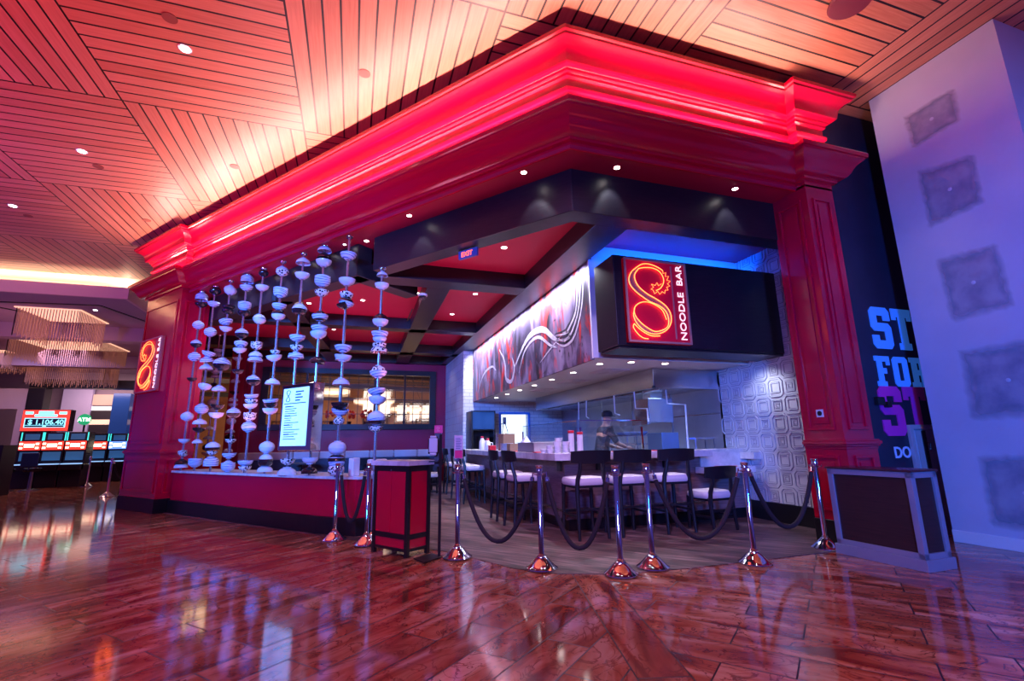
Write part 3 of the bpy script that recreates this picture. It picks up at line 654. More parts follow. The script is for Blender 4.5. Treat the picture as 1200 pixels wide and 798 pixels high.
# LED wash above the mural
mb = MB(); mb.box(3.16, 3.24, 6.02, 13.38, 3.845, 3.885); one('mural_light_trough', mb, BLKP, 'slim black trough holding the light strip above the mural', 'light fixture')
strip('mural_wash', (3.03,6.2,3.80), (3.03,13.2,3.80), 0.03, (0.5,0,-1), 230, (0.82,0.84,1.0), math.radians(130))
wash((5.0, 2.4, 5.6), (6.6, 4.3, 1.9), 70, (1.0, 0.6, 0.75), 40, 0.08)  # added spot that keeps the pink wall letters from turning purple
spot('wall_graze', (3.0,12.95,3.7), (0.05,.28,-1), 60, (.85,.85,1.0), 60, .5, .03)
spot('tile_graze', (5.55,5.6,2.3), (.45,.1,-1), 24, (.7,.75,1.0), 120, 1.0, .05)
spot('tile_graze', (5.15,4.95,4.25), (.25,.1,-1), 55, (.6,.65,1.0), 80, .8, .03)  # added grazing spot that brings out the tile relief
# white recess wall above the bar sign, and the blue light on it
mb = MB(); mb.box(3.2, 5.95, 6.03, 6.07, 2.36, ZI); struct('wall_recess', mb, WHT)
strip('recess_light', (3.4,5.75,3.68), (5.8,5.75,3.68), 0.06, (0,0.75,1), 42, (0.0,0.085,1.0))

# ---------------- black sign box
sb = thing('sign_box', 'long black box fascia hanging over the bar front', 'sign box', (4.56,5.58,2.37))
mb = MB(); mb.box(3.18, 5.94, 5.31, 5.85, 2.40, 3.64); mb.box(3.21,5.94,5.33,5.83,2.37,2.40); build('fascia', mb, BLK, sb, bevel=0.01)
NEON = mat('orange_neon', (1,0.3,0.1), 0.4, em=(1.0,0.15,0.03), es=5)
NEONR = mat('red_neon_halo', (0.8,0.02,0.02), 0.4, em=(1.0,0.02,0.02), es=1.6)
LETW = mat('lit_letters', (0.9,0.8,0.8), 0.4, em=(1.0,0.75,0.72), es=1.0)
SIGNR = mat('sign_red_field', (0.42,0.003,0.03), 0.45, em=(0.5,0.0,0.03), es=0.25)
RIMM = mat('copper_rim', (0.60,0.30,0.26), 0.4, 0.3)
DRG = mat('grey_ribbon', (0.20,0.10,0.13), 0.4)
OUT = [(3.492,3.461),(3.408,3.389),(3.361,3.294),(3.374,3.206),(3.446,3.123),(3.539,3.059),(3.653,2.996),(3.789,2.952),(3.884,2.887),(3.924,2.783),(3.904,2.675),(3.818,2.617),(3.696,2.592),(3.583,2.638),(3.49,2.702),(3.42,2.785),(3.407,2.872),(3.451,2.936),(3.532,2.978),(3.632,2.985),(3.748,2.949),(3.843,2.884),(3.892,2.763)]
TOP = [(3.492,3.461),(3.576,3.512),(3.678,3.526),(3.798,3.501),(3.896,3.455)]
TOP2 = [(3.521,3.446),(3.613,3.468),(3.734,3.473),(3.833,3.44),(3.888,3.371),(3.897,3.288),(3.842,3.201),(3.767,3.158)]
IN2 = [(3.521,3.446),(3.454,3.357),(3.457,3.267),(3.51,3.182),(3.622,3.101),(3.756,3.04),(3.891,2.96),(3.962,2.857),(3.96,2.731),(3.878,2.62),(3.733,2.559),(3.596,2.569),(3.485,2.632),(3.414,2.715),(3.392,2.801),(3.418,2.89)]
TAIL = [(3.392,2.679),(3.378,2.626),(3.439,2.544),(3.512,2.496),(3.589,2.486)]
TAIL2 = [(3.392,2.679),(3.464,2.614),(3.556,2.559),(3.652,2.529),(3.771,2.535)]
SPK = [(3.896,3.455),(3.90,3.41),(3.945,3.43),(3.93,3.37),(3.985,3.38),(3.95,3.32),(4.005,3.31),(3.955,3.27),(3.99,3.24),(3.94,3.22),(3.955,3.18),(3.91,3.175),(3.90,3.13),(3.86,3.15),(3.82,3.11),(3.79,3.15),(3.74,3.11),(3.72,3.16),(3.69,3.17),(3.73,3.20),(3.70,3.24),(3.76,3.23),(3.79,3.27),(3.81,3.23),(3.86,3.26)]
def smooth_pts(P, k=5):
    P = [Vector(p) for p in P]; Q = []
    for i in range(len(P)-1):
        p0, p1, p2, p3 = P[max(i-1,0)], P[i], P[i+1], P[min(i+2,len(P)-1)]
        for j in range(k):
            u = j/k; Q.append(0.5*((2*p1)+(p2-p0)*u+(2*p0-5*p1+4*p2-p3)*u*u+(3*p1-p0-3*p2+p3)*u**3))
    Q.append(P[-1]); return Q
def noodle_sign(root, org, ax, out, w, h, flip):
    # org plan origin at left-bottom of the panel face, ax along, out outward normal (plan)
    ax = Vector((ax[0],ax[1],0)); out = Vector((out[0],out[1],0)); org = Vector(org)
    def W3(u, v, d): return org + ax*(u*w) + Vector((0,0,v*h)) + out*d
    def uv(p):
        u = (p[0]-3.31)/0.97; v = (p[1]-2.44)/1.15
        if flip: u = 0.76-u+0.04
        return u, v
    mb = MB()
    def slab(u0,u1,v0,v1,d0,d1):
        vs = [W3(u,v,d) for d in (d0,d1) for u,v in ((u0,v0),(u1,v0),(u1,v1),(u0,v1))]
        mb.add(vs, [(0,3,2,1),(4,5,6,7),(0,1,5,4),(1,2,6,5),(2,3,7,6),(3,0,4,7)])
    slab(0,1,0,1,0,0.05); build('back_panel', mb, SIGNR, root)
    mb = MB(); slab(0,1,0,.022,0,.07); slab(0,1,.978,1,0,.07); slab(0,.025,.02,.98,0,.07); slab(.975,1,.02,.98,0,.07); slab(.745,.765,.06,.95,.05,.058)
    build('rim', mb, RIMM, root)
    def lines(Ls, r, m_, nme, d=0.075):
        mb = MB()
        for P in Ls: mb.tube([W3(*uv(p), d) for p in P], r*.72, 6)
        build(nme, mb, m_, root)
    Sx = [smooth_pts(P) for P in (OUT, TOP, TOP2, IN2, TAIL, TAIL2)] + [[Vector(p) for p in SPK]]
    lines(Sx[:6], 0.0085, NEON, 'neon_tube'); lines(Sx[6:], 0.005, NEON, 'neon_spikes')
    # ribbon body between inner and outer outline
    mb = MB(); A_ = smooth_pts(OUT[:16]); B_ = smooth_pts(IN2[:15]); n = 70
    for k in range(n):
        def at(Q, f): return Q[min(len(Q)-1, int(f*(len(Q)-1)))]
        a0, a1, b0, b1 = at(A_,k/n), at(A_,(k+1)/n), at(B_,k/n), at(B_,(k+1)/n)
        vs = [W3(*uv(p), d) for d in (0.05, 0.06) for p in (a0,a1,b1,b0)]
        mb.add(vs, [(0,1,2,3),(4,7,6,5),(0,4,5,1),(1,5,6,2),(2,6,7,3),(3,7,4,0)])
    build('ribbon', mb, DRG, root)
    # lettering reads upwards along the right side
    O_ = W3(0.93 if not flip else 0.94, 0.045, 0.052)
    for wd, dz in (('NOODLE', 0.0), ('BAR', 0.668*h)): t_ = text(wd, 0.134*w/0.97, LETW, 'lettering', root, frame_M(O_+Vector((0,0,dz)), (0,0,1), -ax), 0.008, 0.0, sx=h/1.15*1.22)
ns = thing('neon_sign', 'red neon eight sign with NOODLE BAR lettering on the black box over the bar', 'sign', (3.79,5.28,2.44), 'red neon storefront signs')
noodle_sign(ns, (3.31,5.31,2.44), (1,0), (0,-1), 0.97, 1.15, False)
LS_o = LP(10.24,-BO-0.024); 
ns2 = thing('neon_sign', 'red neon eight sign with NOODLE BAR lettering on the left red pillar', 'sign', (LS_o.x,LS_o.y,2.33), 'red neon storefront signs')
noodle_sign(ns2, (LS_o.x,LS_o.y,2.33), -dL, -nL, 1.02, 1.13, True)

# ================================================================== kitchen and bar
mb = MB(); mb.box(5.95, 6.1, 6.70, 13.4, 0, 2.45); struct('wall_kitchen_right', mb, STEELW)
mb = MB()
for y in (8.1, 9.5, 10.9, 12.3): mb.box(5.942, 5.952, y-.012, y+.012, 0.9, 2.3)
mb.box(5.942, 5.952, 6.75, 8.1, 1.62, 1.64); struct('trim_20', mb, STEEL)
hd = thing('extractor_hood', 'long stainless steel extractor hood under the bar soffit', 'extractor hood', (5.3,9.5,2.03))
mb = MB(); mb.box(4.64, 5.94, 6.72, 12.15, 2.06, 2.355); build('canopy', mb, STEEL, hd, bevel=0.005)
mb = MB(); mb.box(4.62, 4.66, 6.70, 12.17, 2.03, 2.07); mb.box(4.62, 5.94, 6.70, 6.74, 2.03, 2.07); mb.box(4.62,5.94,12.13,12.17,2.03,2.07); build('drip_lip', mb, STEEL, hd, bevel=0.003)
mb = MB()
for k in range(9): mb.bar((4.75,7.0+.6*k,2.02),(5.3,7.0+.6*k,2.055),0.5,0.02)
build('filters', mb, STEEL, hd)
ct = thing('bar_counter', 'L-shaped bar counter with a thick white marble top on a wood-clad front', 'counter', (3.0,6.4,0))
WPANEL = wood('greyed_wood_panel', (0.13,0.07,0.08), (0.30,0.19,0.22), 0.4, (0.7,0.7,9), grain=1.6)
mb = MB(); mb.prism([(2.54,6.0),(5.07,6.0),(5.07,6.62),(3.14,6.62),(3.14,12.4),(2.54,12.4)], 0.95, 1.045); build('worktop', mb, MARB, ct, bevel=0.006)
mb = MB(); mb.prism([(2.80,6.28),(5.92,6.28),(5.92,6.60),(3.10,6.60),(3.10,12.35),(2.80,12.35)], 0.16, 0.95); build('front_panel', mb, WPANEL, ct)
mb = MB(); mb.prism([(2.86,6.34),(5.92,6.34),(5.92,6.58),(3.08,6.58),(3.08,12.3),(2.86,12.3)], 0.0, 0.16); build('toe_kick', mb, BLKP, ct)
mb = MB(); mb.tube([(2.72,12.3,0.30),(2.72,6.19,0.30),(5.0,6.19,0.30)],0.02,10)
for p in ((2.66,7.2),(2.66,8.6),(2.66,10),(2.66,11.4)): mb.tube([(2.72,p[1],.30),(2.84,p[1],.30)],0.012,8)
for x in (3.2,4.1,4.9): mb.tube([(x,6.19,.30),(x,6.30,.30)],0.012,8)
build('foot_rail', mb, STEEL, ct, smooth=True)
for p in ((2.72,6.22),(3.3,6.22),(4.4,6.22)):
    mb = MB(); mb.box(p[0]-.02,p[0]+.02,p[1],p[1]+.1,0.80,0.95); build('bracket', mb, BLKP, ct)
mb = MB(); mb.box(5.07,5.94,6.33,6.62,0.92,1.045); build('end_worktop', mb, MARB, ct, bevel=0.005)
mb = MB(); mb.box(5.05,5.93,6.26,6.30,0.78,1.0); build('splash_slab', mb, MARB, ct)
mb = MB(); mb.box(5.80,5.945,5.98,6.33,0.89,0.99); build('end_block', mb, MARB, ct, bevel=0.004)
mb = MB(); mb.box(4.93,5.79,5.96,6.255,0.70,0.79); lowt = one('low_counter', mb, MARB, 'lower white marble shelf at the right end of the bar, for a low seat', 'counter', bevel=0.005)

# bar stools
def make_stool(h=0.72, label='', cat='bar stool', group='bar stools along the counter', low=False):
    t = thing('bar_stool' if not low else 'low_chair', label, cat, (0,0,0), group)
    mb = MB(); hw = 0.250; hd_ = 0.222          # seat, rounded, facing +Y; back at -Y
    pts = []; n = 28
    for k in range(n):
        a = 2*PI*k/n; c, s_ = math.cos(a), math.sin(a); pts.append((math.copysign(abs(c)**0.45, c)*hw, math.copysign(abs(s_)**0.45, s_)*hd_))
    prof = [(0.95,-0.075),(1.0,-0.055),(1.0,-0.018),(0.95,0.012),(0.80,0.022),(0.4,0.028)]
    vs = []; fs = []
    for sc, z in prof: vs += [(x*sc, y*sc, h+z) for x, y in pts]
    for i in range(len(prof)-1):
        for k in range(n): fs.append((i*n+k, i*n+(k+1)%n, (i+1)*n+(k+1)%n, (i+1)*n+k))
    fs += [tuple(range(n-1,-1,-1)), tuple(range((len(prof)-1)*n, len(prof)*n))]
    mb.add(vs, fs); build('seat', mb, CUSH, t, smooth=True)
    mb = MB(); z0 = h-0.10
    for a, b in (((-.2,-.19),(.2,-.19)),((-.2,.19),(.2,.19)),((-.2,-.19),(-.2,.19)),((.2,-.19),(.2,.19))): mb.bar((*a,z0+.02),(*b,z0+.02),0.025,0.05)
    build('seat_frame', mb, CHAIRW, t)
    bk = h+0.33 if not low else h+0.32
    for sx in (-1,1):
        mb = MB(); mb.tube([(sx*.215,.20,0),(sx*.20,.185,z0+.04)],[.020,.029],8); build('leg', mb, CHAIRW, t, smooth=True)
        mb = MB(); mb.tube([(sx*.205,-.235,0),(sx*.195,-.20,z0),(sx*.185,-.205,h),(sx*.165,-.24,h+.12),(sx*.155,-.262,bk-.03)],[.020,.030,.029,.026,.020],8); build('leg', mb, CHAIRW, t, smooth=True)
    mb = MB(); zr = 0.26 if not low else 0.16
    mb.bar((-.21,.195,zr+.04),(.21,.195,zr+.04),.018,.032); mb.bar((-.205,-.225,zr+.10),(.205,-.225,zr+.10),.018,.028)
    for sx in (-1,1): mb.bar((sx*.21,.195,zr+.02),(sx*.205,-.225,zr+.02),.018,.028)
    build('stretcher', mb, CHAIRW, t)
    mb = MB(); m = 12; vs = []; fs = []         # curved top rail
    for i in range(m+1):
        u = i/m*2-1; x = u*0.280; y = -0.275+0.050*u*u
        zt = bk+0.03-0.012*u*u; zb = bk-0.140+0.020*u*u
        for yy, zz in ((y-.012,zb),(y-.012-.02,zt),(y+.012-.02,zt),(y+.012,zb)): vs.append((x,yy,zz))
    for i in range(m):
        a = i*4; b = a+4
        for j in range(4): fs.append((a+j, b+j, b+(j+1)%4, a+(j+1)%4))
    fs += [(0,1,2,3)[::-1], (m*4,m*4+1,m*4+2,m*4+3)]
    mb.add(vs, fs); build('backrest', mb, CHAIRW, t, smooth=True)
    return t
st0 = make_stool(0.72, 'black bar stool with pale seat at the front bar, leftmost of the three facing it')
st0.location = (2.89,5.90,0.006); st0.rotation_euler = (0,0,0.02)
for x, y, rz, lab in ((3.49,5.88,0.0,'black bar stool with pale seat, middle one of the three at the front bar'),
                      (4.14,5.84,-0.03,'black bar stool with pale seat, rightmost of the three at the front bar'),
                      (2.42,6.92,-PI/2+.05,'black bar stool nearest the marble corner on the long left side of the bar'),
                      (2.42,7.70,-PI/2-.04,'black bar stool second from the corner on the long left side of the bar'),
                      (2.40,10.05,-PI/2,'black bar stool far down the bar side, just right of the notice post'),
                      (2.40,10.85,-PI/2+.1,'black bar stool farther down the bar side, behind the notice post'),
                      (2.42,12.05,-PI/2,'farthest black bar stool by the white brick corner')):
    copy_tree(st0, (x,y,0.006), rz, lab)
lc = make_stool(0.49, 'low black chair with pale seat at the low shelf on the right', 'chair', 'chairs at the bar', True); del lc['group']
lc.location = (4.72,5.74,0.006); lc.rotation_euler = (0,0,0.10)

# things on the counter
TAKE = mat('white_plastic', (0.78,0.78,0.80), 0.35, var=0.02); REDP = mat('red_plastic', (0.6,0.01,0.03), 0.35); CARD = mat('brown_card', (0.24,0.13,0.08), 0.7)
ZT = 1.045
def cupstack(x, y, h, lab, red=True):
    t = thing('cup_stack', lab, 'cups', (x,y,ZT), 'tall sleeves of white cups')
    mb = MB(); prof = [(0.038,0)]; n_ = int(h/0.02)
    for k in range(n_): z = h*k/n_; prof += [(0.040,z+.002),(0.044,z+.014),(0.041,z+.016)]
    prof.append((0.03,h)); mb.lathe(prof, (x,y,ZT), 16); build('cups', mb, TAKE, t, smooth=True)
    mb = MB(); mb.lathe([(0.044,0),(0.046,0.03),(0.040,0.035)], (x,y,ZT+h), 16); build('top_cup', mb, REDP, t, smooth=True)
cupstack(2.98,6.42,0.27,'tall sleeve of white cups capped red, left of the pair behind the bar corner')
cupstack(3.09,6.36,0.25,'tall sleeve of white cups capped red, right of the pair behind the bar corner')
def soup(x, y, z, nlay, lab):
    mb = MB()
    for k in range(nlay):
        zz = z+k*0.052; mb.lathe([(0.042,zz),(0.055,zz+.040),(0.060,zz+.042),(0.060,zz+.050),(0.05,zz+.050)], (x,y,0), 16)
    one('takeaway_tub_stack', mb, TAKE, lab, 'food tubs', 'stacked white takeaway tubs', smooth=True)
for i,(x,y,n_,lab) in enumerate(((2.72,6.52,2,'short stack of white tubs at the left edge of the heap by the bar corner'),(2.84,6.55,4,'tallest stack of white tubs by the bar corner'),(2.62,6.36,2,'front left stack of white tubs by the bar corner'),(2.745,6.38,3,'front middle stack of white tubs by the bar corner'),(2.87,6.38,3,'front right stack of white tubs beside the tall cups'),(2.60,6.52,1,'single white tub lying leftmost by the bar corner'))): soup(x,y,ZT,n_,lab)
def steel_tray(x0,x1,y0,y1,z0,z1,lab):
    mb = MB(); w=.012
    mb.box(x0,x1,y0,y1,z0,z0+w); mb.box(x0,x0+w,y0,y1,z0,z1); mb.box(x1-w,x1,y0,y1,z0,z1); mb.box(x0,x1,y0,y0+w,z0,z1); mb.box(x0,x1,y1-w,y1,z0,z1)
    mb.box(x0-.025,x1+.025,y0-.025,y0,z1-.01,z1); mb.box(x0-.025,x1+.025,y1,y1+.025,z1-.01,z1); mb.box(x0-.025,x0,y0,y1,z1-.01,z1); mb.box(x1,x1+.025,y0,y1,z1-.01,z1)
    return one('steel_pan', mb, STEEL, lab, 'steel pan', bevel=0.003)
STEEL_ = STEEL; STEEL = mat('satin_steel', (.62,.62,.68), .38, .7)
steel_tray(2.62,3.05,7.0,7.75,ZT,ZT+.15,'large shiny stainless steel pan on the left side of the bar')
STEEL = STEEL_
def box1(name,x0,x1,y0,y1,z0,z1,m_,lab,cat,bev=0.004,group=None):
    mb = MB(); mb.box(x0,x1,y0,y1,z0,z1); return one(name, mb, m_, lab, cat, group, bevel=bev)
box1('cardboard_box',2.66,2.92,8.3,8.5,ZT,ZT+.13,CARD,'brown cardboard box between the plates and the steel pan','box')
box1('cardboard_box',2.78,3.02,9.1,9.45,ZT,ZT+.32,CARD,'upright brown box in front of the lit kitchen window','box')
def plates(x,y,n_,r,lab):
    mb = MB()
    for k in range(n_): mb.lathe([(r*.55,ZT+k*.017),(r,ZT+k*.017+.012),(r,ZT+k*.017+.016),(r*.6,ZT+k*.017+.014)],(x,y,0),20)
    one('plate_stack', mb, PORC, lab, 'plates', 'stacks of plates on the bar', smooth=True)
plates(2.74,8.75,8,0.13,'tall stack of white plates left of the small brown box'); plates(2.74,9.80,6,0.11,'small stack of white plates farther along the bar')
def jug(x,y,lab,h=.26):
    t = thing('sauce_jug', lab, 'jug', (x,y,ZT), 'white jugs with red lids')
    mb = MB(); mb.lathe([(.06,0),(.068,.02),(.066,h*.7),(.04,h*.88),(.03,h)],(x,y,ZT),16); mb.tube([(x+.06,y,ZT+h*.75),(x+.11,y,ZT+h*.7),(x+.11,y,ZT+h*.35),(x+.064,y,ZT+h*.25)],.010,6); build('body', mb, TAKE, t, smooth=True)
    mb = MB(); mb.lathe([(.036,0),(.036,.035),(.02,.04)],(x,y,ZT+h-.005),14); build('lid', mb, REDP, t, smooth=True)
jug(2.72,10.5,'white plastic jug with a red lid, leftmost thing on the bar'); jug(2.74,10.12,'smaller white jug with a red lid right beside the first one',.21)
jug(2.99,9.86,'white jug with a red lid standing behind the plates',.2)
box1('red_napkin_box',2.62,2.74,9.47,9.63,ZT,ZT+.10,REDP,'small red box on the bar left of the plates','box')
mb = MB(); mb.add([(2.75,8.0,ZT),(3.05,8.0,ZT),(3.05,8.27,ZT),(2.78,8.27,ZT),(2.9,8.1,ZT+.26),(2.98,8.2,ZT+.20),(2.82,8.2,ZT+.16)],[(0,1,4),(1,2,5,4),(2,3,6,5),(3,0,4,6),(4,5,6),(0,3,2,1)])
one('crumpled_cloth', mb, TAKE, 'crumpled white cloth heap behind the steel pan', 'cloth')
for x,y,rz,lab in ((2.98,6.12,0,'red menu card lying on the bar behind the left stool'),(3.62,6.12,0,'red menu card lying on the bar between the left and middle stools'),(4.28,6.12,0,'red menu card lying on the bar behind the right stool'),(2.66,6.75,0,'red menu card on the long side of the bar beside the tubs'),(2.68,7.9,0,'red menu card on the bar in front of the brown box')):
    box1('menu_card', x-.13, x+.13, y-.07, y+.07, ZT, ZT+.012, REDP, lab, 'menu', .002, 'red menu cards on the bar')
box1('menu_card', 5.22, 5.52, 6.03, 6.17, .79, .802, REDP, 'red menu card lying on the low shelf at the right', 'menu', .002, 'red menu cards on the bar')
# sneeze guard panes with posts
for i,(x0,x1,y0,y1,lab) in enumerate(((3.22,3.22,6.72,9.2,'tall glass screen along the long side of the bar'),(3.24,4.30,6.64,6.64,'glass screen standing on the front of the bar'),(3.30,3.32,10.6,11.4,'small glass screen at the far end of the bar'))):
    t = thing('glass_screen', lab, 'glass screen', ((x0+x1)/2,(y0+y1)/2,ZT-.1))
    mb = MB(); mb.box(x0-.004,x1+.004,y0-.004,y1+.004,ZT-.08,ZT+.46 if i<2 else ZT+.3); build('pane', mb, GLASS, t)
    mb = MB()
    for p in ((x0,y0),(x1,y1)): mb.box(p[0]-.012,p[0]+.012,p[1]-.012,p[1]+.012,ZT-.1,ZT+.36)
    mb.bar((x0,y0,ZT+.46 if i<2 else ZT+.3),(x1,y1,ZT+.46 if i<2 else ZT+.3),.012); build('post', mb, CHROME, t)
# rods hanging from the hood
CORD = mat('white_painted_pipe', (0.75,0.78,0.85), 0.4)
for pts, lab in (([(4.66,9.58,2.03),(4.64,9.56,1.66)],'farthest thin white rod hanging from the hood'),([(4.66,9.2,2.03),(4.64,9.2,1.70),(4.70,9.2,1.66)],'second thin white rod hanging from the hood'),
    ([(4.66,8.05,2.03),(4.66,8.05,1.70),(4.72,7.98,1.66)],'short bent white rod left of the middle of the hood'),([(4.66,7.35,2.03),(4.66,7.34,1.74),(4.70,7.05,1.72),(4.70,7.04,1.5)],'cranked white pipe in front of the steel chute'),
    ([(4.99,6.9,2.03),(5.0,6.9,1.79),(5.36,6.9,1.78),(5.34,6.9,1.02)],'long cranked white pipe at the right end of the hood')):
    mb = MB(); mb.tube(pts, 0.012 if 'long' not in lab else .014, 8); one('hanging_pipe', mb, CORD, lab, 'pipe', 'white pipes hanging from the hood', smooth=True)
BLUEM = mat('bluish_steel', (0.16,0.28,0.55), 0.3, 0.7)
mb = MB(); mb.prism([(4.9,7.3),(5.4,7.3),(5.4,7.75),(4.9,7.75)],1.50,1.92); mb.box(4.84,4.9,7.28,7.77,1.46,1.56); mb.box(5.02,5.28,7.4,7.65,1.92,2.028)
one('steel_chute', mb, STEEL, 'boxy stainless steel chute hanging over the cooking line', 'chute', bevel=0.006)
def cooker(x0,x1,y0,y1,zt,lab,m_=STEEL):
    t = thing('cooking_range', lab, 'cooker', ((x0+x1)/2,(y0+y1)/2,0))
    mb = MB(); mb.box(x0,x1,y0,y1,0,zt); build('body', mb, m_, t, bevel=0.006)
    for k in range(4): mb = MB(); yy = y0+(y1-y0)*(k+.5)/4; mb.lathe([(.03,0),(.03,.03),(.02,.04)],(x0,yy,zt-.1),12,axis=(-1,0,0)); build('knob', mb, BLKP, t)
    mb = MB()
    for k in range(5): yy = y0+(y1-y0)*(k+.5)/5; mb.box(x0+.06,x1-.15,yy-.08,yy+.08,zt,zt+.03)
    build('grates', mb, BLKP, t)
    return t
cooker(4.95,5.92,7.05,9.3,0.92,'near stainless cooking range against the right steel wall'); cooker(4.95,5.92,9.5,12.2,0.92,'far stainless cooking range beyond the first one')
mb = MB(); mb.box(5.0,5.4,7.9,8.9,1.28,1.30); mb.box(5.0,5.4,7.9,8.9,1.12,1.14)
for p in ((5.01,7.92),(5.39,7.92),(5.01,8.88),(5.39,8.88)): mb.bar((*p,.952),(*p,1.30),.02)
one('pass_shelf', mb, STEEL, 'two-tier steel shelf with dishes over the cooking range', 'shelf')
box1('grill_oven',4.96,5.30,7.07,7.5,.952,1.32,BLUEM,'bluish steel grill box at the near end of the range','oven',.008)
for k,(y,z) in enumerate(((8.02,1.30),(8.27,1.30),(8.52,1.30),(8.77,1.30))):
    mb = MB(); mb.lathe([(.05,z),(.11,z+.05),(.115,z+.06),(.1,z+.055)],(5.2,y,0),16); one('serving_bowl', mb, PORC, ['nearest','second','third','farthest'][k]+' white bowl on the steel pass shelf', 'bowl', 'white bowls on the pass shelf', smooth=True)
mb = MB(); mb.box(5.36,5.75,6.72,6.96,1.20,1.225)
for x in (5.37,5.74): mb.bar((x,6.73,1.0),(x,6.73,1.21),.015); mb.bar((x,6.95,1.0),(x,6.95,1.21),.015)
one('wire_rack', mb, STEEL, 'small steel rack standing behind the marble splash slab', 'rack')
# dark beverage cabinet at the far end of the bar
t = thing('drinks_cabinet', 'tall dark cabinet with a coffee niche at the far end of the bar', 'cabinet', (3.33,13.1,0))
mb = MB(); wall_holes(mb, 3.0, 3.68, 12.75, 13.38, 0, 2.05, [(3.06,3.62,1.02,1.52)]); mb.box(3.06,3.62,13.2,13.38,1.02,1.52); build('body', mb, BLKP, t, bevel=0.005)
mb = MB(); mb.box(3.04,3.64,12.73,12.75,1.56,2.02); build('screen', mb, mat('dark_blue_screen', (0.01,0.03,0.10), 0.15, em=(0.02,0.08,0.3), es=0.4), t)
mb = MB(); mb.box(3.28,3.52,12.85,13.1,1.02,1.36); mb.box(3.32,3.48,12.80,12.86,1.26,1.36); build('coffee_machine', mb, CHAIRW, t, bevel=0.01)

# cook, blurred in the photograph, bending over the range
def skin_figure(name, edges, verts, radii, m_, parent=None, sub=2):
    me = bpy.data.meshes.new(name); off = parent_world(parent) if parent else Vector((0,0,0))
    me.from_pydata([tuple(Vector(v)-off) for v in verts], edges, [])
    o = bpy.data.objects.new(name, me); COL.objects.link(o)
    if parent: o.parent = parent
    sk = o.modifiers.new('skin','SKIN'); sk.use_smooth_shade = True
    me.skin_vertices.new() if hasattr(me.skin_vertices,'new') and not me.skin_vertices else None
    if me.skin_vertices:
        for i, r in enumerate(radii): me.skin_vertices[0].data[i].radius = (r, r) if not isinstance(r, tuple) else r
        me.skin_vertices[0].data[0].use_root = True
    s_ = o.modifiers.new('sub','SUBSURF'); s_.levels = sub; s_.render_levels = sub
    me.materials.append(m_); return o
SKIN_ = mat('skin', (0.55,0.30,0.22), 0.5); UNI = mat('black_uniform', (0.012,0.014,0.03), 0.7)
ck = thing('person', 'cook in black uniform and black cap leaning over the cooking range behind the bar', 'person', (4.36,8.1,0))
def cookv(x,y,z): return (4.36+x, 8.1+y, z)
vs = [cookv(0,0,.92), cookv(.02,0,1.10), cookv(.06,0,1.30), cookv(.10,0,1.42), cookv(.13,0,1.49), cookv(.16,0,1.58), cookv(.17,0,1.66),
      cookv(.09,.19,1.38), cookv(.20,.25,1.15), cookv(.42,.20,1.08), cookv(.09,-.19,1.38), cookv(.20,-.25,1.15), cookv(.42,-.18,1.08),
      cookv(0,.10,.86), cookv(.02,.11,.47), cookv(-.02,.11,.07), cookv(.09,.12,.035), cookv(0,-.10,.86), cookv(.02,-.11,.47), cookv(-.02,-.11,.07), cookv(.09,-.12,.035)]
es = [(0,1),(1,2),(2,3),(3,4),(4,5),(5,6),(3,7),(7,8),(8,9),(3,10),(10,11),(11,12),(0,13),(13,14),(14,15),(15,16),(0,17),(17,18),(18,19),(19,20)]
rd = [(.15,.12),(.14,.12),(.16,.12),(.12,.09),.055,.088,.085,.06,.045,.034,.06,.045,.034,.095,.065,.042,.038,.095,.065,.042,.038]
body = skin_figure('body', es, vs, rd, SKIN_, ck)
vsj = [vs[i] for i in (0,1,2,3,7,8,10,11,13,14,15,17,18,19)]; esj = [(0,1),(1,2),(2,3),(3,4),(4,5),(3,6),(6,7),(0,8),(8,9),(9,10),(0,11),(11,12),(12,13)]
skin_figure('uniform', esj, vsj, [(.165,.135),(.155,.135),(.175,.135),(.13,.105),.072,.056,.072,.056,.108,.078,.055,.108,.078,.055], UNI, ck)
mb = MB(); mb.lathe([(.100,0),(.104,.03),(.098,.08),(.06,.11),(.01,.115)], cookv(.16,0,1.64), 18); mb.lathe([(.06,0),(.06,.008)], cookv(.26,0,1.65), 14, sx=1.1, sy=1.3); build('cap', mb, UNI, ck, smooth=True)
for sy, yy in ((1,.20),(-1,-.18)):
    c0 = Vector(cookv(.43,yy,1.075)); mb = MB(); mb.tube([c0, c0+Vector((.05,0,-.008)), c0+Vector((.085,0,-.012))],[.024,.034,.028],10)
    for k in range(4):
        o_ = (k-1.5)*.017; L_ = (.055,.068,.064,.050)[k]; mb.tube([c0+Vector((.08,o_,-.012)), c0+Vector((.08+L_*.6,o_,-.018)), c0+Vector((.08+L_,o_,-.035))],[.0095,.0085,.006],7)
    mb.tube([c0+Vector((.035,-sy*.025,-.01)), c0+Vector((.065,-sy*.045,-.02)), c0+Vector((.09,-sy*.043,-.03))],[.011,.010,.007],7)
    build('hand', mb, SKIN_, ck, smooth=True)
mb = MB(); mb.tube([cookv(.255,0,1.575),cookv(.272,0,1.56),cookv(.262,0,1.552)],[.008,.013,.008],8)      # nose, lips, ears
mb.bar(cookv(.252,-.022,1.525),cookv(.252,.022,1.525),.008)
for sy in (-1,1): mb.lathe([(.012,0),(.024,.006),(.010,.014)], cookv(.16,sy*.088,1.575), 10, axis=(0,sy,0))
build('face_features', mb, SKIN_, ck, smooth=True)
mb = MB()
for sy in (-1,1): mb.lathe([(.002,0),(.011,.004),(.002,.011)], cookv(.243,sy*.030,1.585), 10, axis=(1,0,0))
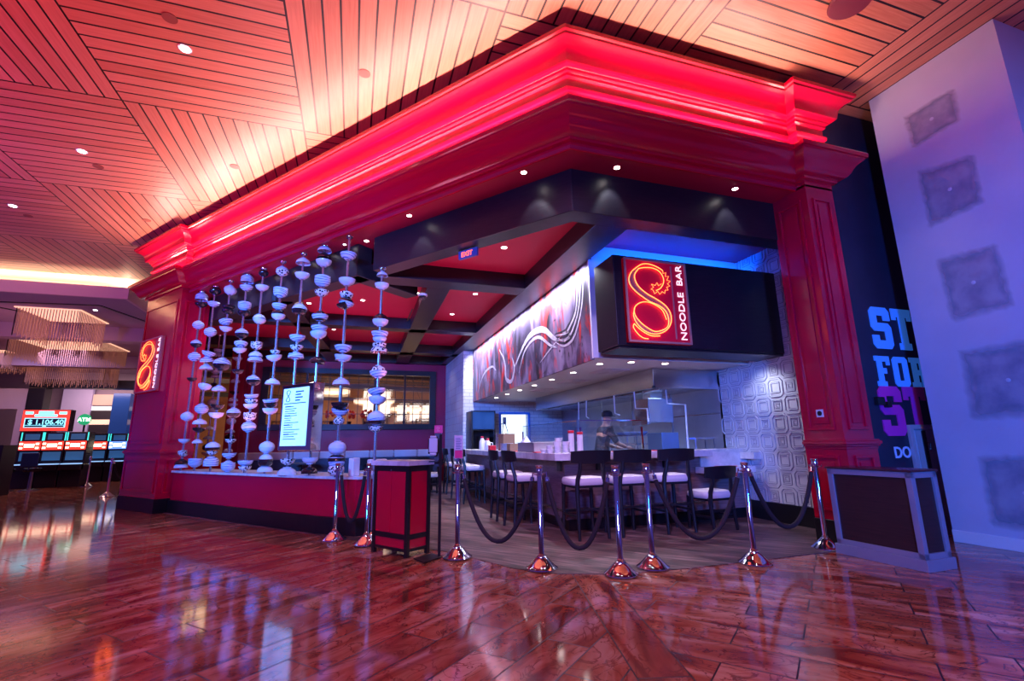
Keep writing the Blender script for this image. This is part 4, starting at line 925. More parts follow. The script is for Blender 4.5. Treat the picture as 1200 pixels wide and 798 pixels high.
build('eyes', mb, mat('eye', (.05,.03,.03), .2), ck, smooth=True)

# ================================================================== ceiling fittings
def downlight(p, z, r, lab, group, pw, col, aim=(0,0,-1), ang=80):
    t = thing('downlight', lab, 'ceiling light', (p[0],p[1],z-.012), group)
    mb = MB(); mb.lathe([(r*1.35,-.006),(r*1.35,0),(r,0.004),(r,-.006)], (p[0],p[1],z), 18); build('trim_ring', mb, WHT if 'soffit' not in lab else RED, t, smooth=True)
    mb = MB(); mb.lathe([(r,-.009),(r,-.004)], (p[0],p[1],z), 16); build('lens', mb, BULB, t)
    if pw: spot('downlight_beam', (p[0],p[1],z-.03), aim, pw, col, ang, 0.5, 0.03)
COOL = (0.85,0.85,1.0)
for (x,y),aim,lab in (((2.80,4.45),(0,.35,-1),'downlight in the red soffit nearest right of the storefront corner'),((4.52,4.45),(0,.35,-1),'downlight in the red soffit just left of the right pillar'),
    ((1.78,4.86),(.3,.2,-1),'downlight in the red soffit just left of the storefront corner'),((0.60,6.36),(.3,.2,-1),'downlight in the red soffit above the host stand side'),((0.05,7.42),(0,0,-1),'bright downlight in the red soffit over the end of the bowl curtain')):
    downlight((x,y), ZS, 0.035, lab, 'downlights in the red soffit', 15, COOL, aim, 60)
for k,s in enumerate((4.15,4.70,5.30,5.90,6.50,7.10,7.70,8.30)):
    p = LP(s,0.26); downlight(p, ZS, 0.022, 'small spotlight above the bowl curtain, number %s from the right' % ('one two three four five six seven eight'.split()[k]), 'small spotlights over the bowl curtain', 30, (0.62,0.66,1.0), (-.05,-.02,-1), 75)
for i,(x,y) in enumerate(((2.02,6.45),(1.05,9.05),(0.05,9.8),(0.1,8.6),(2.15,8.8),(2.0,10.4),(-1.0,10.3),(2.1,12.2),(0.6,12.3),(-0.6,12.6),(-1.9,12.2),(2.2,15.1),(1.0,15.1),(-0.4,15.1),(-2.0,15.1))):
    downlight((x,y), ZI, 0.04, ['round ceiling light in the red coffer behind the front beam','round ceiling light left of the dome camera beam, near','round ceiling light left of the dome camera beam, far left','round ceiling light just behind the second black beam corner','round ceiling light in the coffer beside the mural beam','round ceiling light beside the mural beam before the second cross beam','ceiling light over the left of the dining room',
        'ceiling light past the second cross beam, nearest the mural','ceiling light past the second cross beam, right of centre','ceiling light past the second cross beam, left of centre','ceiling light past the second cross beam, far left','ceiling light near the back wall, rightmost','ceiling light near the back wall, right of centre','ceiling light near the back wall, left of centre','ceiling light near the back wall, leftmost'][i], 'round lights in the red coffers', 22 if i%2==0 else 14, (1.0,0.75,0.75), (0,0,-1), 110)
for k in range(7):
    downlight((3.55,6.5+0.95*k), 2.36, 0.045, 'round light in the white soffit over the bar, %s from the near end' % 'first second third fourth fifth sixth seventh'.split()[k], 'round lights in the white soffit', 48, (0.80,0.78,1.0), (0,0,-1), 120)
for k in range(2): downlight((3.95+.6*k,6.25), 2.36, 0.045, ('left' if k==0 else 'right')+' round light in the white soffit behind the black sign box', 'round lights in the white soffit', 34, (0.80,0.78,1.0), (0,0,-1), 120)
for k,(x,y) in enumerate(((4.1,7.2),(4.1,8.6),(4.1,10.2))):
    mb = MB(); wall_holes(mb, x-.25, x+.25, 0, 1, 0, 1, []) if False else None
    for j in range(4):
        r_ = .06+.055*j; mb.box(x-r_-.012, x+r_+.012, y-r_*1.2-.012, y-r_*1.2+.012, 2.345, 2.362); mb.box(x-r_-.012, x+r_+.012, y+r_*1.2-.012, y+r_*1.2+.012, 2.345, 2.362); mb.box(x-r_-.012, x-r_+.012, y-r_*1.2, y+r_*1.2, 2.345, 2.362); mb.box(x+r_-.012, x+r_+.012, y-r_*1.2, y+r_*1.2, 2.345, 2.362)
    one('air_diffuser', mb, WHT, 'square louvred air vent in the white soffit, %s one' % ('nearest','middle','farthest')[k], 'vent')
# kitchen light under the hood
area('hood_lamp', (5.1,8.2,2.02), (0,0,-1), 0.3, 2.4, 46, (0.40,0.55,1.0), math.radians(115)); area('hood_lamp', (5.1,11.0,2.02), (0,0,-1), 0.3, 2.0, 40, (0.5,0.6,1.0), math.radians(115))
# dome camera, track slot, exit sign
t = thing('dome_camera', 'small dome camera under the black ceiling beam', 'camera', (1.06,8.3,ZB)); mb = MB(); mb.lathe([(.085,0),(.085,-.03),(.07,-.035)],(1.06,8.3,ZB),20); build('mount', mb, WHT, t, smooth=True)
mb = MB(); mb.lathe([(.068,0),(.066,-.03),(.05,-.055),(.02,-.068),(.004,-.07)],(1.06,8.3,ZB-.033),20); build('dome', mb, PBLK, t, smooth=True)
t = thing('dome_camera', 'small dark dome camera under the far cross beam', 'camera', (0.75,14.2,ZB)); mb = MB(); mb.lathe([(.07,0),(.07,-.03),(.05,-.06),(.01,-.08)],(0.75,14.2,ZB),18); build('dome', mb, PBLK, t, smooth=True)
mb = MB(); mb.box(0.98,1.01,9.3,10.3,ZB-.004,ZB+.002); struct('trim_60', mb, BLKP)
es_ = thing('exit_sign', 'small hanging exit sign with glowing red letters under the front beam', 'sign', (1.38,6.05,3.68))
mb = MB(); d_ = Vector((dL.x,dL.y)); mb.obox((1.38,6.05), d_, nL, .16, .02, 3.68, 3.80); build('housing', mb, mat('sign_blue_housing', (.08,.12,.4), .4), es_, bevel=.004)
text('EXIT', 0.095, mat('exit_red', (1,.1,.05), .4, em=(1,.12,.05), es=2.2), 'lettering', es_, frame_M((1.38-nL.x*.022+dL.x*.11, 6.05-nL.y*.022+dL.y*.11, 3.705), (-dL.x,-dL.y,0), (0,0,1)), 0.002, 0.002)
mb = MB(); mb.bar((1.38,6.05,3.80),(1.38,6.05,ZI),.015); build('stem', mb, BLKP, es_)
# hall ceiling fittings
ks = (4.6)/(4.52)
for k,(x,y) in enumerate(((-2.071,5.641),(-4.213,8.361),(-6.322,10.799))):
    downlight((x*ks,y*ks), ZC, 0.055, 'bright round light in the slatted wood ceiling, %s one' % ('nearest','middle','farthest')[k], 'bright lights in the wood ceiling', 30, (1,.6,.6), (0,0,-1), 100)
BRZ = mat('bronze_grille', (0.25,0.07,0.05), 0.5)
for k,(x,y) in enumerate(((-2.095,5.219),(-4.181,8.792),(-6.308,11.23),(-.089,5.435),(-2.075,8.168),(-4.191,10.811))):
    mb = MB(); mb.lathe([(.075,-.006),(.075,0),(.02,-.004)],(x*ks,y*ks,ZC),18); one('ceiling_speaker', mb, BRZ, 'small dark round disc in the wood ceiling '+('beside the nearest bright light','beside the middle bright light','beside the farthest bright light','over the long red cornice, nearest of three','over the long red cornice, middle of three','over the far end of the red cornice')[k], 'ceiling disc', 'dark discs in the wood ceiling', smooth=True)
mb = MB(); mb.lathe([(.20,-.05),(.215,-.03),(.20,0.0),(.19,.002)],(4.86,2.93,ZC),28); one('round_speaker', mb, mat('maroon_grille', (0.16,0.02,0.05), 0.5), 'large maroon round speaker on the wood ceiling above the right pillar', 'speaker', smooth=True)

# ================================================================== bowl counter on the left facade
bc = thing('bowl_counter', 'low red counter with a pale marble top and black base under the bowl curtains', 'counter', (LP(6,.2).x,LP(6,.2).y,0))
def counter_poly(e, t0, t1):     # straight along L, rounded towards the right end
    P = [LP(S1-.06, t0-e)]
    P += [LP(s, t0-e+dt) for s, dt in ((5.2,0),(4.6,0.005),(4.2,0.02),(3.9,0.05),(3.70-e,0.10))]
    P += [LP(3.52-e*1.2,0.20), LP(3.46-e*1.2,.34), LP(3.50-e,t1+e*.5), LP(S1-.06,t1+e*.5)]
    return P
mb = MB(); mb.prism(counter_poly(0.0,.10,.72), 0.23, 0.735); build('front_panel', mb, RED, bc, bevel=0.004)
mb = MB(); mb.prism(counter_poly(0.035,.10,.70), 0.0, 0.23); build('plinth', mb, BLKP, bc, bevel=0.004)
mb = MB(); mb.prism(counter_poly(0.04,.10,.74), 0.735, 0.775); build('worktop', mb, MARB, bc, bevel=0.006)
area('dining_fill', (-0.6,10.6,1.5), (0,0,1), 4.0, 4.0, 70, (1.0,.30,.6)); area('dining_fill', (1.2,6.9,1.9), (0,0,1), 1.2, 1.2, 22, (1.0,.30,.6))  # added upward fill lights for the red ceiling, no fixture
# ---- bowls
def bowl_mesh(kind, m_):
    mb = MB(); R_ = 0.1; Hh = 0.082
    prof = [(0.042,0),(0.044,0.005),(0.040,0.008),(0.066,0.018),(0.086,0.034),(0.098,0.054),(0.104,Hh),(0.099,Hh),(0.086,0.044),(0.062,0.028),(0.012,0.018)]
    if kind == 'D': prof = [(r, Hh-z) for r, z in prof][::-1]
    mb.lathe(prof, (0,0,0), 20)
    me = bpy.data.meshes.new('bowl'); me.from_pydata([tuple(v) for v in mb.v], [], mb.f); me.materials.append(m_)
    for p in me.polygons: p.use_smooth = True
    try: me.set_sharp_from_angle(angle=math.radians(50))
    except Exception: pass
    return me
BM = {(k,c): bowl_mesh(k,m_) for k in 'UD' for c,m_ in (('w',PORC),('k',PBLK),('p',PPAT),('s',PSTR))}
ROD = mat('brushed_rod', (0.62,0.55,0.62), 0.25, 0.9)
def garland(pl, ztop, zbot, items, lab, sc=1.0):
    # items: (z of centre, code, scale, tilt)
    t = thing('bowl_garland', lab, 'bowl garland', (pl[0],pl[1],zbot), 'hanging rods threaded with porcelain bowls')
    mb = MB(); mb.tube([(pl[0],pl[1],zbot),(pl[0],pl[1],ztop)], 0.019*sc, 8); build('rod', mb, ROD, t, smooth=True)
    mb = MB(); mb.lathe([(.04,-.03),(.055,-.012),(.055,0)], (pl[0],pl[1],ztop), 16); build('ceiling_cap', mb, CHROME, t, smooth=True)
    for z, code, s_, tl in items:
        c = code[1] if len(code) > 1 else 'w'; k = code[0]; parts = []
        s_ = s_*1.08; h = 0.082*s_*sc
        if k == 'U': parts = [('U', c, z-h/2)]
        elif k == 'D': parts = [('D', c, z-h/2)]
        elif k == 'B': c2 = code[2] if len(code) > 2 else c; parts = [('D', c2, z), ('U', c, z-h)]           # ball, rims together
        elif k == 'H': c2 = code[2] if len(code) > 2 else c; parts = [('U', c, z), ('D', c2, z-h)]           # hourglass
        elif k == 'P': parts = [('U', c, z-h*.75+i*h*.36) for i in range(3)]                                   # nested stack
        elif k == 'Q': parts = [('D', c, z-h*.75+i*h*.36) for i in range(3)]
        for kk, cc, zz in parts:
            o = bpy.data.objects.new('bowl', BM[(kk,cc)]); COL.objects.link(o); o.parent = t
            o.location = (0,0,zz-zbot); o.scale = (s_*sc,)*3; o.rotation_euler = (tl*.35, tl, random.uniform(0,6))
            if cc == 'k': o['label'] = 'black glazed bowl'
            elif cc == 'p': o['label'] = 'black and white speckled bowl'
    return t
def zpix(pl, top, bot, ztop, zbot, y):   # helper: interpolate height by perspective along a vertical rod between two measured ends
    # exact projection instead of interpolation
    lo, hi = zbot-.3, ztop+.3
    def yy(z):
        d = Vector((pl[0], pl[1], z-1.2)); return 399 - 561.38*d.dot(uu)/d.dot(fw)
    for _ in range(40):
        mid = (lo+hi)/2
        if yy(mid) > y: lo = mid
        else: hi = mid
    return (lo+hi)/2
G_ = [ # s, [(photo y, code, scale, tilt)]
 (8.49,[(348,'Qs',1.05,0),(358,'Uk',1,0),(381,'Bs',.95,0),(403,'Bks',.9,0),(418,'Bs',1.0,.1),(445,'Uk',.8,0),(488,'B',1.0,0),(517,'U',.9,0),(532,'Pp',.7,.2),(541,'Dk',1.05,0),(545,'D',1.05,0)]),
 (7.95,[(341,'Bk',.95,0),(357,'Us',1.0,0),(389,'Bs',1.0,0),(418,'Hs',1.1,.2),(430,'D',1.05,0),(454,'U',1.05,.3),(479,'Bs',1.05,-.15),(494,'D',1.1,0),(504,'Uk',1,0),(517,'D',.8,0),(543,'Ps',1.05,0)]),
 (7.36,[(340,'B',1.0,.15),(361,'Uks',1.0,0),(366,'Uk',1.0,0),(378,'Us',1.05,.2),(386,'U',1.0,-.1),(427,'Bks',1.35,.05),(455,'D',1.1,0),(477,'Uk',1.0,-.15),(487,'U',1.1,0),(524,'Dk',1.1,0),(521,'D',1.1,0),(531,'Up',.8,0),(541,'Qs',1.1,0)]),
 (6.76,[(327,'Qs',1.0,0),(338,'Us',1.0,0),(360,'Ps',1.0,0),(368,'Uk',1.0,0),(391,'Bks',1.0,0),(404,'Us',1.0,.15),(411,'U',1.0,-.1),(436,'Uk',.85,0),(484,'Bks',1.0,0),(517,'Up',.8,0),(534,'Us',1.0,0),(543,'D',1.0,0),(548,'Ps',1.0,0)]),
 (6.22,[(320,'Bk',.75,0),(338,'U',1.0,0),(374,'B',.95,-.1),(406,'Pp',.85,0),(415,'D',1.0,0),(420,'Ds',1.1,0),(446,'Bks',1.0,-.1),(465,'Us',1.0,.1),(471,'Up',.9,0),(476,'U',1.0,.1),(489,'Pp',.9,0),(500,'Bs',1.0,0),(543,'Us',1.05,0),(549,'Up',.9,0)]),
 (5.62,[(318,'Bps',.95,0),(344,'Ps',1.05,0),(360,'Us',1.05,0),(368,'Bk',.95,0),(372,'U',1.0,0),(413,'Up',.7,0),(420,'U',1.1,.15),(447,'D',1.05,0),(471,'Us',1.05,.15),(475,'Uk',.95,0),(482,'U',1.05,.0),(524,'B',1.05,0),(535,'D',.9,0),(541,'Bk',1.0,0),(549,'D',1.05,0)]),
 (5.02,[(306,'D',1.05,0),(324,'U',1.05,0),(363,'Bks',1.05,.05),(397,'Us',1.1,0),(408,'Up',.9,0),(416,'Ds',1.1,0),(418,'Us',1.0,0),(541,'Up',1.0,0),(552,'D',1.25,0)]),
 (4.46,[(292,'Ds',1.0,0),(300,'Dk',1.0,0),(309,'U',1.1,0),(331,'Ps',1.1,0),(344,'Up',1.0,0),(371,'Bk',.95,0),(373,'Us',1.1,0),(386,'Us',1.1,0),(393,'U',1.1,.1),(422,'Dk',1.05,-.15),(540,'U',1.05,0),(551,'Dk',1.05,0)]),
 (3.85,[(301,'Us',1.1,0),(300,'Uk',.8,0),(331,'U',1.1,0),(347,'Up',.9,.2),(355,'Bk',1.0,.3),(357,'Us',1.0,.2),(409,'Us',1.1,0),(420,'U',1.1,.1),(419,'Ds',.9,0),(447,'D',1.1,0),(476,'Uk',1.1,0),(483,'Us',1.1,-.25),(493,'Bp',.7,0),(525,'B',1.1,0),(536,'Dk',1.1,0),(543,'Ps',1.0,0),(551,'Bp',1.0,0)])]
names = ['leftmost, against the red pillar','second from the left','third from the left','fourth from the left','fifth from the left','sixth from the left, left of the menu screen','carrying the left side of the menu screen','carrying the right side of the menu screen','right of the menu screen']
for (s, items), lab in zip(G_, names):
    p = LP(s, .12); it = [(zpix(p,0,0,ZS,.775,y), c, sc, tl) for y, c, sc, tl in items]
    it = [(max(z,.775+.082*sc/2*(2.1 if c[0] in 'BH' else 1.4 if c[0] in 'PQ' else 1.05)), c, sc, tl) for z, c, sc, tl in it]
    garland(p, ZS, .775, it, 'garland of blue-white bowls on a rod, '+lab)
p = Vector((0.30,7.14))
garland(p, ZB, .06, [(zpix(p,0,0,4,0,y), c, sc, tl) for y, c, sc, tl in ((321,'D',.75,0),(336,'U',.95,0),(375,'Bpk',1.0,0),(379,'U',1.05,0),(393,'Us',1.1,0),(399,'U',.9,0),(406,'Up',.9,0),(409,'Dp',1.1,0),(435,'Bp',.95,0),(439,'Us',1.1,0),(460,'Us',1.1,.15),(468,'Uk',.8,0),(470,'U',1.1,-.2),(486,'D',1.15,0),(492,'Dk',1.15,0),(494,'Us',1.15,0),(503,'Up',.9,0))], 'garland of bowls hanging from the end of the front black beam, above the host stand')
mb = MB(); mb.lathe([(.05,0),(.05,.01),(.03,.03),(.022,.04)], (p[0],p[1],.006), 20); one('rod_foot', mb, CHROME, 'round floor foot of the bowl garland behind the host stand', 'foot', smooth=True)
# farther row of garlands inside, seen between the front ones
lowm = MB(); lowm.prism([(-4.35,13.85),(-2.55,13.85),(-2.55,14.25),(-4.35,14.25)], 0, .78); one('low_partition', lowm, RED, 'low red partition deep inside, under the farther bowl garlands', 'partition', bevel=.01)
for i,((x,y), lab) in enumerate((((-2.98,14.0),'rightmost of the farther row deep inside'),((-3.45,14.0),'middle of the farther row deep inside'),((-3.85,14.05),'leftmost of the farther row deep inside'))):
    rnd = random.Random(40+i); it = []; z = 3.6
    while z > 1.0:
        it.append((z, rnd.choice(['B','U','D','Us','Bk','Ds','Hs','Uk']), 1.0, 0)); z -= rnd.choice([.16,.24,.32,.4])
    garland(Vector((x,y)), ZI, .78, it, 'garland of bowls on a rod, '+lab)
# ---- menu screen
def Lbox(mb, s0, s1, t0, t1, z0, z1): mb.prism([LP(s0,t0),LP(s1,t0),LP(s1,t1),LP(s0,t1)], z0, z1)
mk = thing('menu_screen', 'upright glowing menu screen in a chrome casing mounted between two bowl garlands', 'menu screen', (LP(4.66,.05).x,LP(4.66,.05).y,1.12))
mb = MB(); Lbox(mb,4.20,4.99,-.08,.10,1.13,2.11); build('casing', mb, CHROME, mk, bevel=.01)
for s_, z_ in ((4.46,1.3),(4.46,1.95),(4.9,1.3),(4.9,1.95)):
    mb = MB(); Lbox(mb,s_-.02,s_+.02,.085,.10,z_,z_+.04); build('clamp', mb, CHROME, mk)
SCR = mat('screen_glow', (.5,.75,.9), .3, em=(.30,.66,1.0), es=1.1)
mb = MB(); Lbox(mb,4.31,4.93,-.088,-.078,1.20,2.05); mdsp = build('display', mb, SCR, mk)
TXD = mat('menu_text_ink', (.04,.12,.3), .5)
mb = MB(); Lbox(mb,4.35,4.89,-.092,-.087,1.815,1.828)
rnd = random.Random(3)
for k in range(15):
    z = 1.77-k*.034; L_ = rnd.uniform(.16,.40); Lbox(mb,4.86-L_,4.86,-.091,-.087,z,z+.010)
    if k % 4 == 0: Lbox(mb,4.72,4.86,-.091,-.087,z-.002,z+.015)
for k,L_ in enumerate((.20,.14,.18,.12)): Lbox(mb,4.62-L_,4.62,-.091,-.087,1.98-k*.042,2.0-k*.042)
build('menu_lines', mb, TXD, mdsp)
mb = MB(); P8 = [(math.sin(2*PI*k/24), math.sin(4*PI*k/24)) for k in range(25)]
mb.tube([v3(LP(4.80+.045*math.sin(4*PI*k/32)*1.0,-.091), 1.935+.085*math.cos(2*PI*k/32)) for k in range(33)], .006, 6); build('logo', mb, TXD, mdsp)
# cups, box, napkins at the right end of the counter
mb = MB(); mb.prism([LP(3.62,.22),LP(3.72,.22),LP(3.72,.34),LP(3.62,.34)], .775, 1.02); one('menu_holder', mb, TAKE, 'white upright card block at the right end of the bowl counter', 'card holder', bevel=.01)
for k in range(3):
    mb = MB(); pp = LP(3.60-.0*k,.50); z = .775+k*.075; c_ = pp + Vector((.10,.02)); ax = Vector((1,0)); 
    mb.obox(c_, Vector((.97,.24)), Vector((-.24,.97)), .13, .07, z, z+.068); one('striped_towel', mb, [CUSH, mat('maroon_towel',(.2,.03,.06),.8), CUSH][k], ['lowest','middle','top'][k]+' folded towel in the small pile at the right end of the bowl counter', 'towel', 'folded towels on the bowl counter', bevel=.02)
# ---- banquette behind
bq = thing('banquette', 'long upholstered bench with a pale padded back along the rear wall', 'bench', (-0.2,15.3,0))
mb = MB()
for k in range(8): mb.box(-3.0+.7*k, -3.0+.7*k+.69, 15.25, 15.42, .82, 1.03)
build('back_cushions', mb, CUSH, bq, bevel=.03)
mb = MB(); mb.box(-3.05,2.65,15.22,15.45,.10,.82); build('back_board', mb, mat('navy_board', (.015,.02,.06), .5), bq)
mb = MB(); mb.box(-3.0,2.6,15.45,15.95,.40,.50); build('seat', mb, CUSH, bq, bevel=.03)
mb = MB(); mb.box(-3.05,2.65,15.42,15.96,.006,.40); build('base', mb, BLKP, bq)
def dtable(x,y,lab):
    t = thing('dining_table', lab, 'table', (x,y,0), 'dark dining tables'); mb = MB(); mb.box(x-.35,x+.35,y-.35,y+.35,.71,.75); build('tabletop', mb, BLKP, t, bevel=.005)
    mb = MB(); mb.lathe([(.24,0),(.24,.02),(.04,.05),(.035,.71)],(x,y,0),16); build('pedestal', mb, BLKP, t, smooth=True)
dtable(1.75,14.55,'dark dining table beside the pale bench, seen past the host stand'); dtable(1.95,12.75,'dark dining table in front of the studded tile wall'); dtable(0.3,14.5,'dark dining table in the middle, behind the bowl counter'); dtable(-1.3,14.4,'dark dining table on the left, behind the bowl counter')
def dchair(x,y,rz,lab):
    c = copy_tree(lc, (x,y,.006), rz, lab); c['group'] = 'dining chairs inside'
dchair(1.75,13.85,0,'dark dining chair on the near side of the table by the pale bench'); dchair(1.80,12.0,0,'dark dining chair by the studded tile wall'); dchair(0.3,13.8,0,'dark dining chair at the middle table behind the bowl counter'); dchair(1.3,11.4,0,'dark dining chair in the aisle behind the bar stools')
# ---- warm dining hall beyond the interior window
TAN = mat('tan_wood_panel', (.50,.27,.13), .5, var=.15, vs=2); WLIT = mat('lit_pane', (1,.9,.8), .5, em=(1.0,.82,.66), es=1.3)
mb = MB(); mb.box(-6.4,7,22.0,22.2,0,4.2); struct('wall_hall', mb, TAN)
mb = MB(); mb.box(-5.2,7,16.4,22.1,4.1,4.25); struct('ceiling_hall', mb, MAUVE)
for i,(x,w,z0,z1) in enumerate(((0.35,.5,2.4,3.5),(1.05,.45,2.4,3.5),(1.8,.42,2.2,2.9),(2.35,.42,2.2,2.9),(2.9,.42,2.2,2.9))):
    mb = MB(); mb.box(x,x+w,21.94,22.0,z0,z1); o = struct('window_%d' % (i+3), mb, WLIT); mb = MB(); mb.box(x-.04,x+w+.04,21.90,21.94,z0-.05,z0); mb.box(x-.04,x+w+.04,21.90,21.94,z1,z1+.05); build('window_frame', mb, BLKP, o)
for i,(x,z) in enumerate(((0.35,1.9),(1.35,1.9),(-1.3,1.6),(2.6,1.7),(-3.2,1.6))):
    mb = MB(); mb.box(x,x+.06,21.8,21.9,.0,z+.6); mb.box(x+.8,x+.86,21.8,21.9,0,z+.6); mb.box(x,x+.86,21.8,21.9,z+.54,z+.6); struct('door_%d' % (i+1), mb, BLKP)
for i,(x,y,z,r) in enumerate(((0.7,19.0,2.75,.75),(2.1,20.2,2.55,.7),(-0.9,20.0,3.2,.7))):
    t = thing('ring_pendant', 'pale ring pendant lamp beyond the framed interior window, %s' % ('nearest the middle','rightmost','leftmost')[i], 'pendant lamp', (x,y,z)); mb = MB()
    mb.lathe([(r,0),(r,.10),(r-.06,.10),(r-.06,0)],(x,y,z),32); build('shade_ring', mb, mat('ring_glow_%d'%i,(.9,.8,.7),.5,em=(1,.72,.5),es=.8), t, smooth=False)
    mb = MB()
    for a in (0,2.1,4.2): mb.tube([(x+r*.9*math.cos(a),y+r*.9*math.sin(a),z+.1),(x,y,4.1)],.008,5)
    build('cable', mb, BLKP, t)
DBM = mat('dark_band', (.03,.02,.03), .5)
for k,(z,yy) in enumerate(((3.75,17.5),(3.45,18.6),(3.9,20.5),(3.2,21.0))):
    mb = MB(); mb.bar((-6,yy,z),(5.5,yy,z-.3),.10,.16); struct('trim_%d' % (30+k), mb, DBM)
FLW = mat('red_orange_petals', (.75,.07,.03), .6, var=.3, vs=8)
for i,(x,y) in enumerate(((-0.70,16.9),(-0.15,17.0),(.38,16.95))):
    t = thing('flower_arrangement', 'bunch of red orange blooms behind the framed interior window, %s' % ('left of the bowl garland','middle','right')[i], 'flowers', (x,y,1.5)); mb = MB(); rnd = random.Random(i)
    for k in range(16):
        a, b_ = rnd.uniform(0,6.28), rnd.uniform(-.2,1); r = .17; c_ = Vector((x+r*math.cos(a)*.9, y+r*math.sin(a)*.6, 2.12+r*b_*1.1)); mb.lathe([(.005,-.05),(.045,-.02),(.055,.01),(.03,.05),(.005,.045)], c_, 8)
    build('blooms', mb, FLW, t, smooth=True); mb = MB(); mb.lathe([(.07,0),(.10,.12),(.06,.28),(.08,.34)],(x,y,1.62),14); build('vase', mb, PBLK, t, smooth=True)
box1('flower_shelf', -1.0, .7, 16.7, 17.2, 0, 1.62, TAN, 'tan console under the red flowers behind the interior window', 'console table')
area('hall_lamp', (0.3,19.2,4.05), (0,0,-1), 7, 4, 210, (1,.66,.40), math.radians(125)); area('hall_lamp', (-4.6,18.2,3.9), (0,0,-1), 2, 2, 60, (1,.66,.40))

# ================================================================== rope barriers
def make_post(lab):
    t = thing('rope_post', lab, 'stanchion', (0,0,0), 'chrome rope posts')
    mb = MB(); mb.lathe([(.150,0),(.156,.006),(.155,.014),(.146,.020),(.128,.032),(.092,.066),(.060,.100),(.050,.106),(.048,.114),(.036,.122)], (0,0,0), 36); build('base', mb, CHROME, t, smooth=True)
    mb = MB(); mb.lathe([(.032,.12),(.034,.135),(.0255,.145),(.0255,.93)], (0,0,0), 24); build('pole', mb, CHROME, t, smooth=True)
    mb = MB(); mb.lathe([(.028,.895),(.044,.90),(.044,.912),(.028,.917)], (0,0,0), 24)
    for k in range(4): a = k*PI/2+.3; mb.tube([(.04*math.cos(a),.04*math.sin(a),.906),(.062*math.cos(a),.062*math.sin(a),.906),(.066*math.cos(a),.066*math.sin(a),.925)],.005,6)
    build('ring_collar', mb, CHROME, t, smooth=True)
    mb = MB(); mb.lathe([(.0255,.93),(.034,.935),(.036,.948),(.033,.955),(.033,.978),(.038,.984),(.038,.992),(.034,.998),(.01,1.0)], (0,0,0), 24); build('finial', mb, CHROME, t, smooth=True)
    return t
PO = [((-0.170,7.0),'chrome rope post in front of the bowl counter, left of the host stand'),((0.215,6.50),'chrome rope post half hidden behind the host stand'),((1.122,5.402),'chrome rope post with a small pink notice on top'),
      ((1.791,4.643),'chrome rope post right of the one with the notice, in front of the left stools'),((2.384,4.179),'nearer and left one of the two close-set chrome rope posts'),((2.79,4.28),'right one of the two close-set chrome rope posts'),
      ((3.814,4.074),'chrome rope post between the low chair and the tile wall'),((5.03,4.30),'chrome rope post beside the right red pillar and the dark console'),((-5.952,15.485),'distant chrome rope post left of the left red pillar'),((-8.309,20.039),'thin farthest chrome rope post by the slot machines')]
pp = make_post(PO[0][1]); pp.location = (*PO[0][0],0); pp.scale = (1,1,.965)
for (x,y),lab in PO[1:]: copy_tree(pp, (x,y,0.0065 if y>4.14 and -.3<x<5 else 0), 0, lab).scale = (1,1,.965)
def rope(a, b, zlow, lab):
    A = Vector((*a,.90)); B = Vector((*b,.90)); d = (B-A).normalized(); A = A+d*.07; B = B-d*.07; n = 36
    t = thing('velvet_rope', lab, 'rope', ((A+B)/2).to_tuple()[:2]+(zlow-.02,), 'dark velvet ropes')
    pts = []
    for k in range(n+1):
        u = k/n; c_ = 1.0; f = (math.cosh(2.0*(2*u-1))-math.cosh(2.0))/(1-math.cosh(2.0))
        v = A.lerp(B, 0.5+ (u-.5)*1.0); w_ = .5+.5*math.copysign(abs(2*u-1)**0.72, 2*u-1); v = A.lerp(B, w_)
        f = 1-abs(2*w_-1)**2.1
        pts.append(Vector((v.x, v.y, .86-(.86-zlow)*f)))
    mb = MB(); mb.tube(pts[1:-1], .0225, 12); rp_ = build('rope', mb, VELV, t, smooth=True)
    for e, q in ((pts[1],pts[0]),(pts[-2],pts[-1])):
        top = Vector((q.x,q.y,.905)); dd = (e-top).normalized()
        mb = MB(); mb.tube([e-dd*.012, e-dd*.05],[.024,.020],12); mb.tube([e-dd*.05, top],.007,8); build('end_hook', mb, CHROME, rp_, smooth=True)
rope(PO[0][0],PO[1][0],.25,'dark velvet rope in front of the right end of the bowl counter')
rope(PO[2][0],PO[3][0],.21,'dark velvet rope from the notice post to the next post on its right')
rope(PO[3][0],PO[4][0],.21,'dark velvet rope in front of the leftmost front stool')
rope(PO[5][0],PO[6][0],.25,'dark velvet rope in front of the right front stool and the low chair')
rope(PO[6][0],PO[7][0],.28,'dark velvet rope in front of the white relief tile')
copy_tree(pp, (-5.22,15.02,0), 0, 'chrome rope post mostly hidden behind the left red pillar').scale = (1,1,.965)
rope(PO[8][0],(-5.22,15.02),.45,'distant dark velvet rope running behind the left red pillar')
PNK = mat('pink_notice', (.65,.03,.22), .5); ACR = mat('clear_acrylic', (.75,.7,.85), .08, alpha=.55)
nt_ = thing('notice_holder', 'small upright notice with a pink lower half on top of the rope post', 'notice', (1.122,5.402,1.005))
mb = MB(); mb.box(1.075,1.175,5.392,5.408,1.03,1.285); build('holder', mb, ACR, nt_, bevel=.003)
mb = MB(); mb.box(1.083,1.167,5.386,5.391,1.04,1.12); build('pink_panel', mb, PNK, nt_); mb = MB(); mb.box(1.083,1.167,5.386,5.391,1.125,1.275); build('paper', mb, mat('lilac_paper', (.55,.50,.70), .6), nt_)
mb = MB()
for k in range(7): mb.box(1.093,1.093+(.06 if k%2 else .05),5.383,5.386,1.14+k*.018,1.146+k*.018)
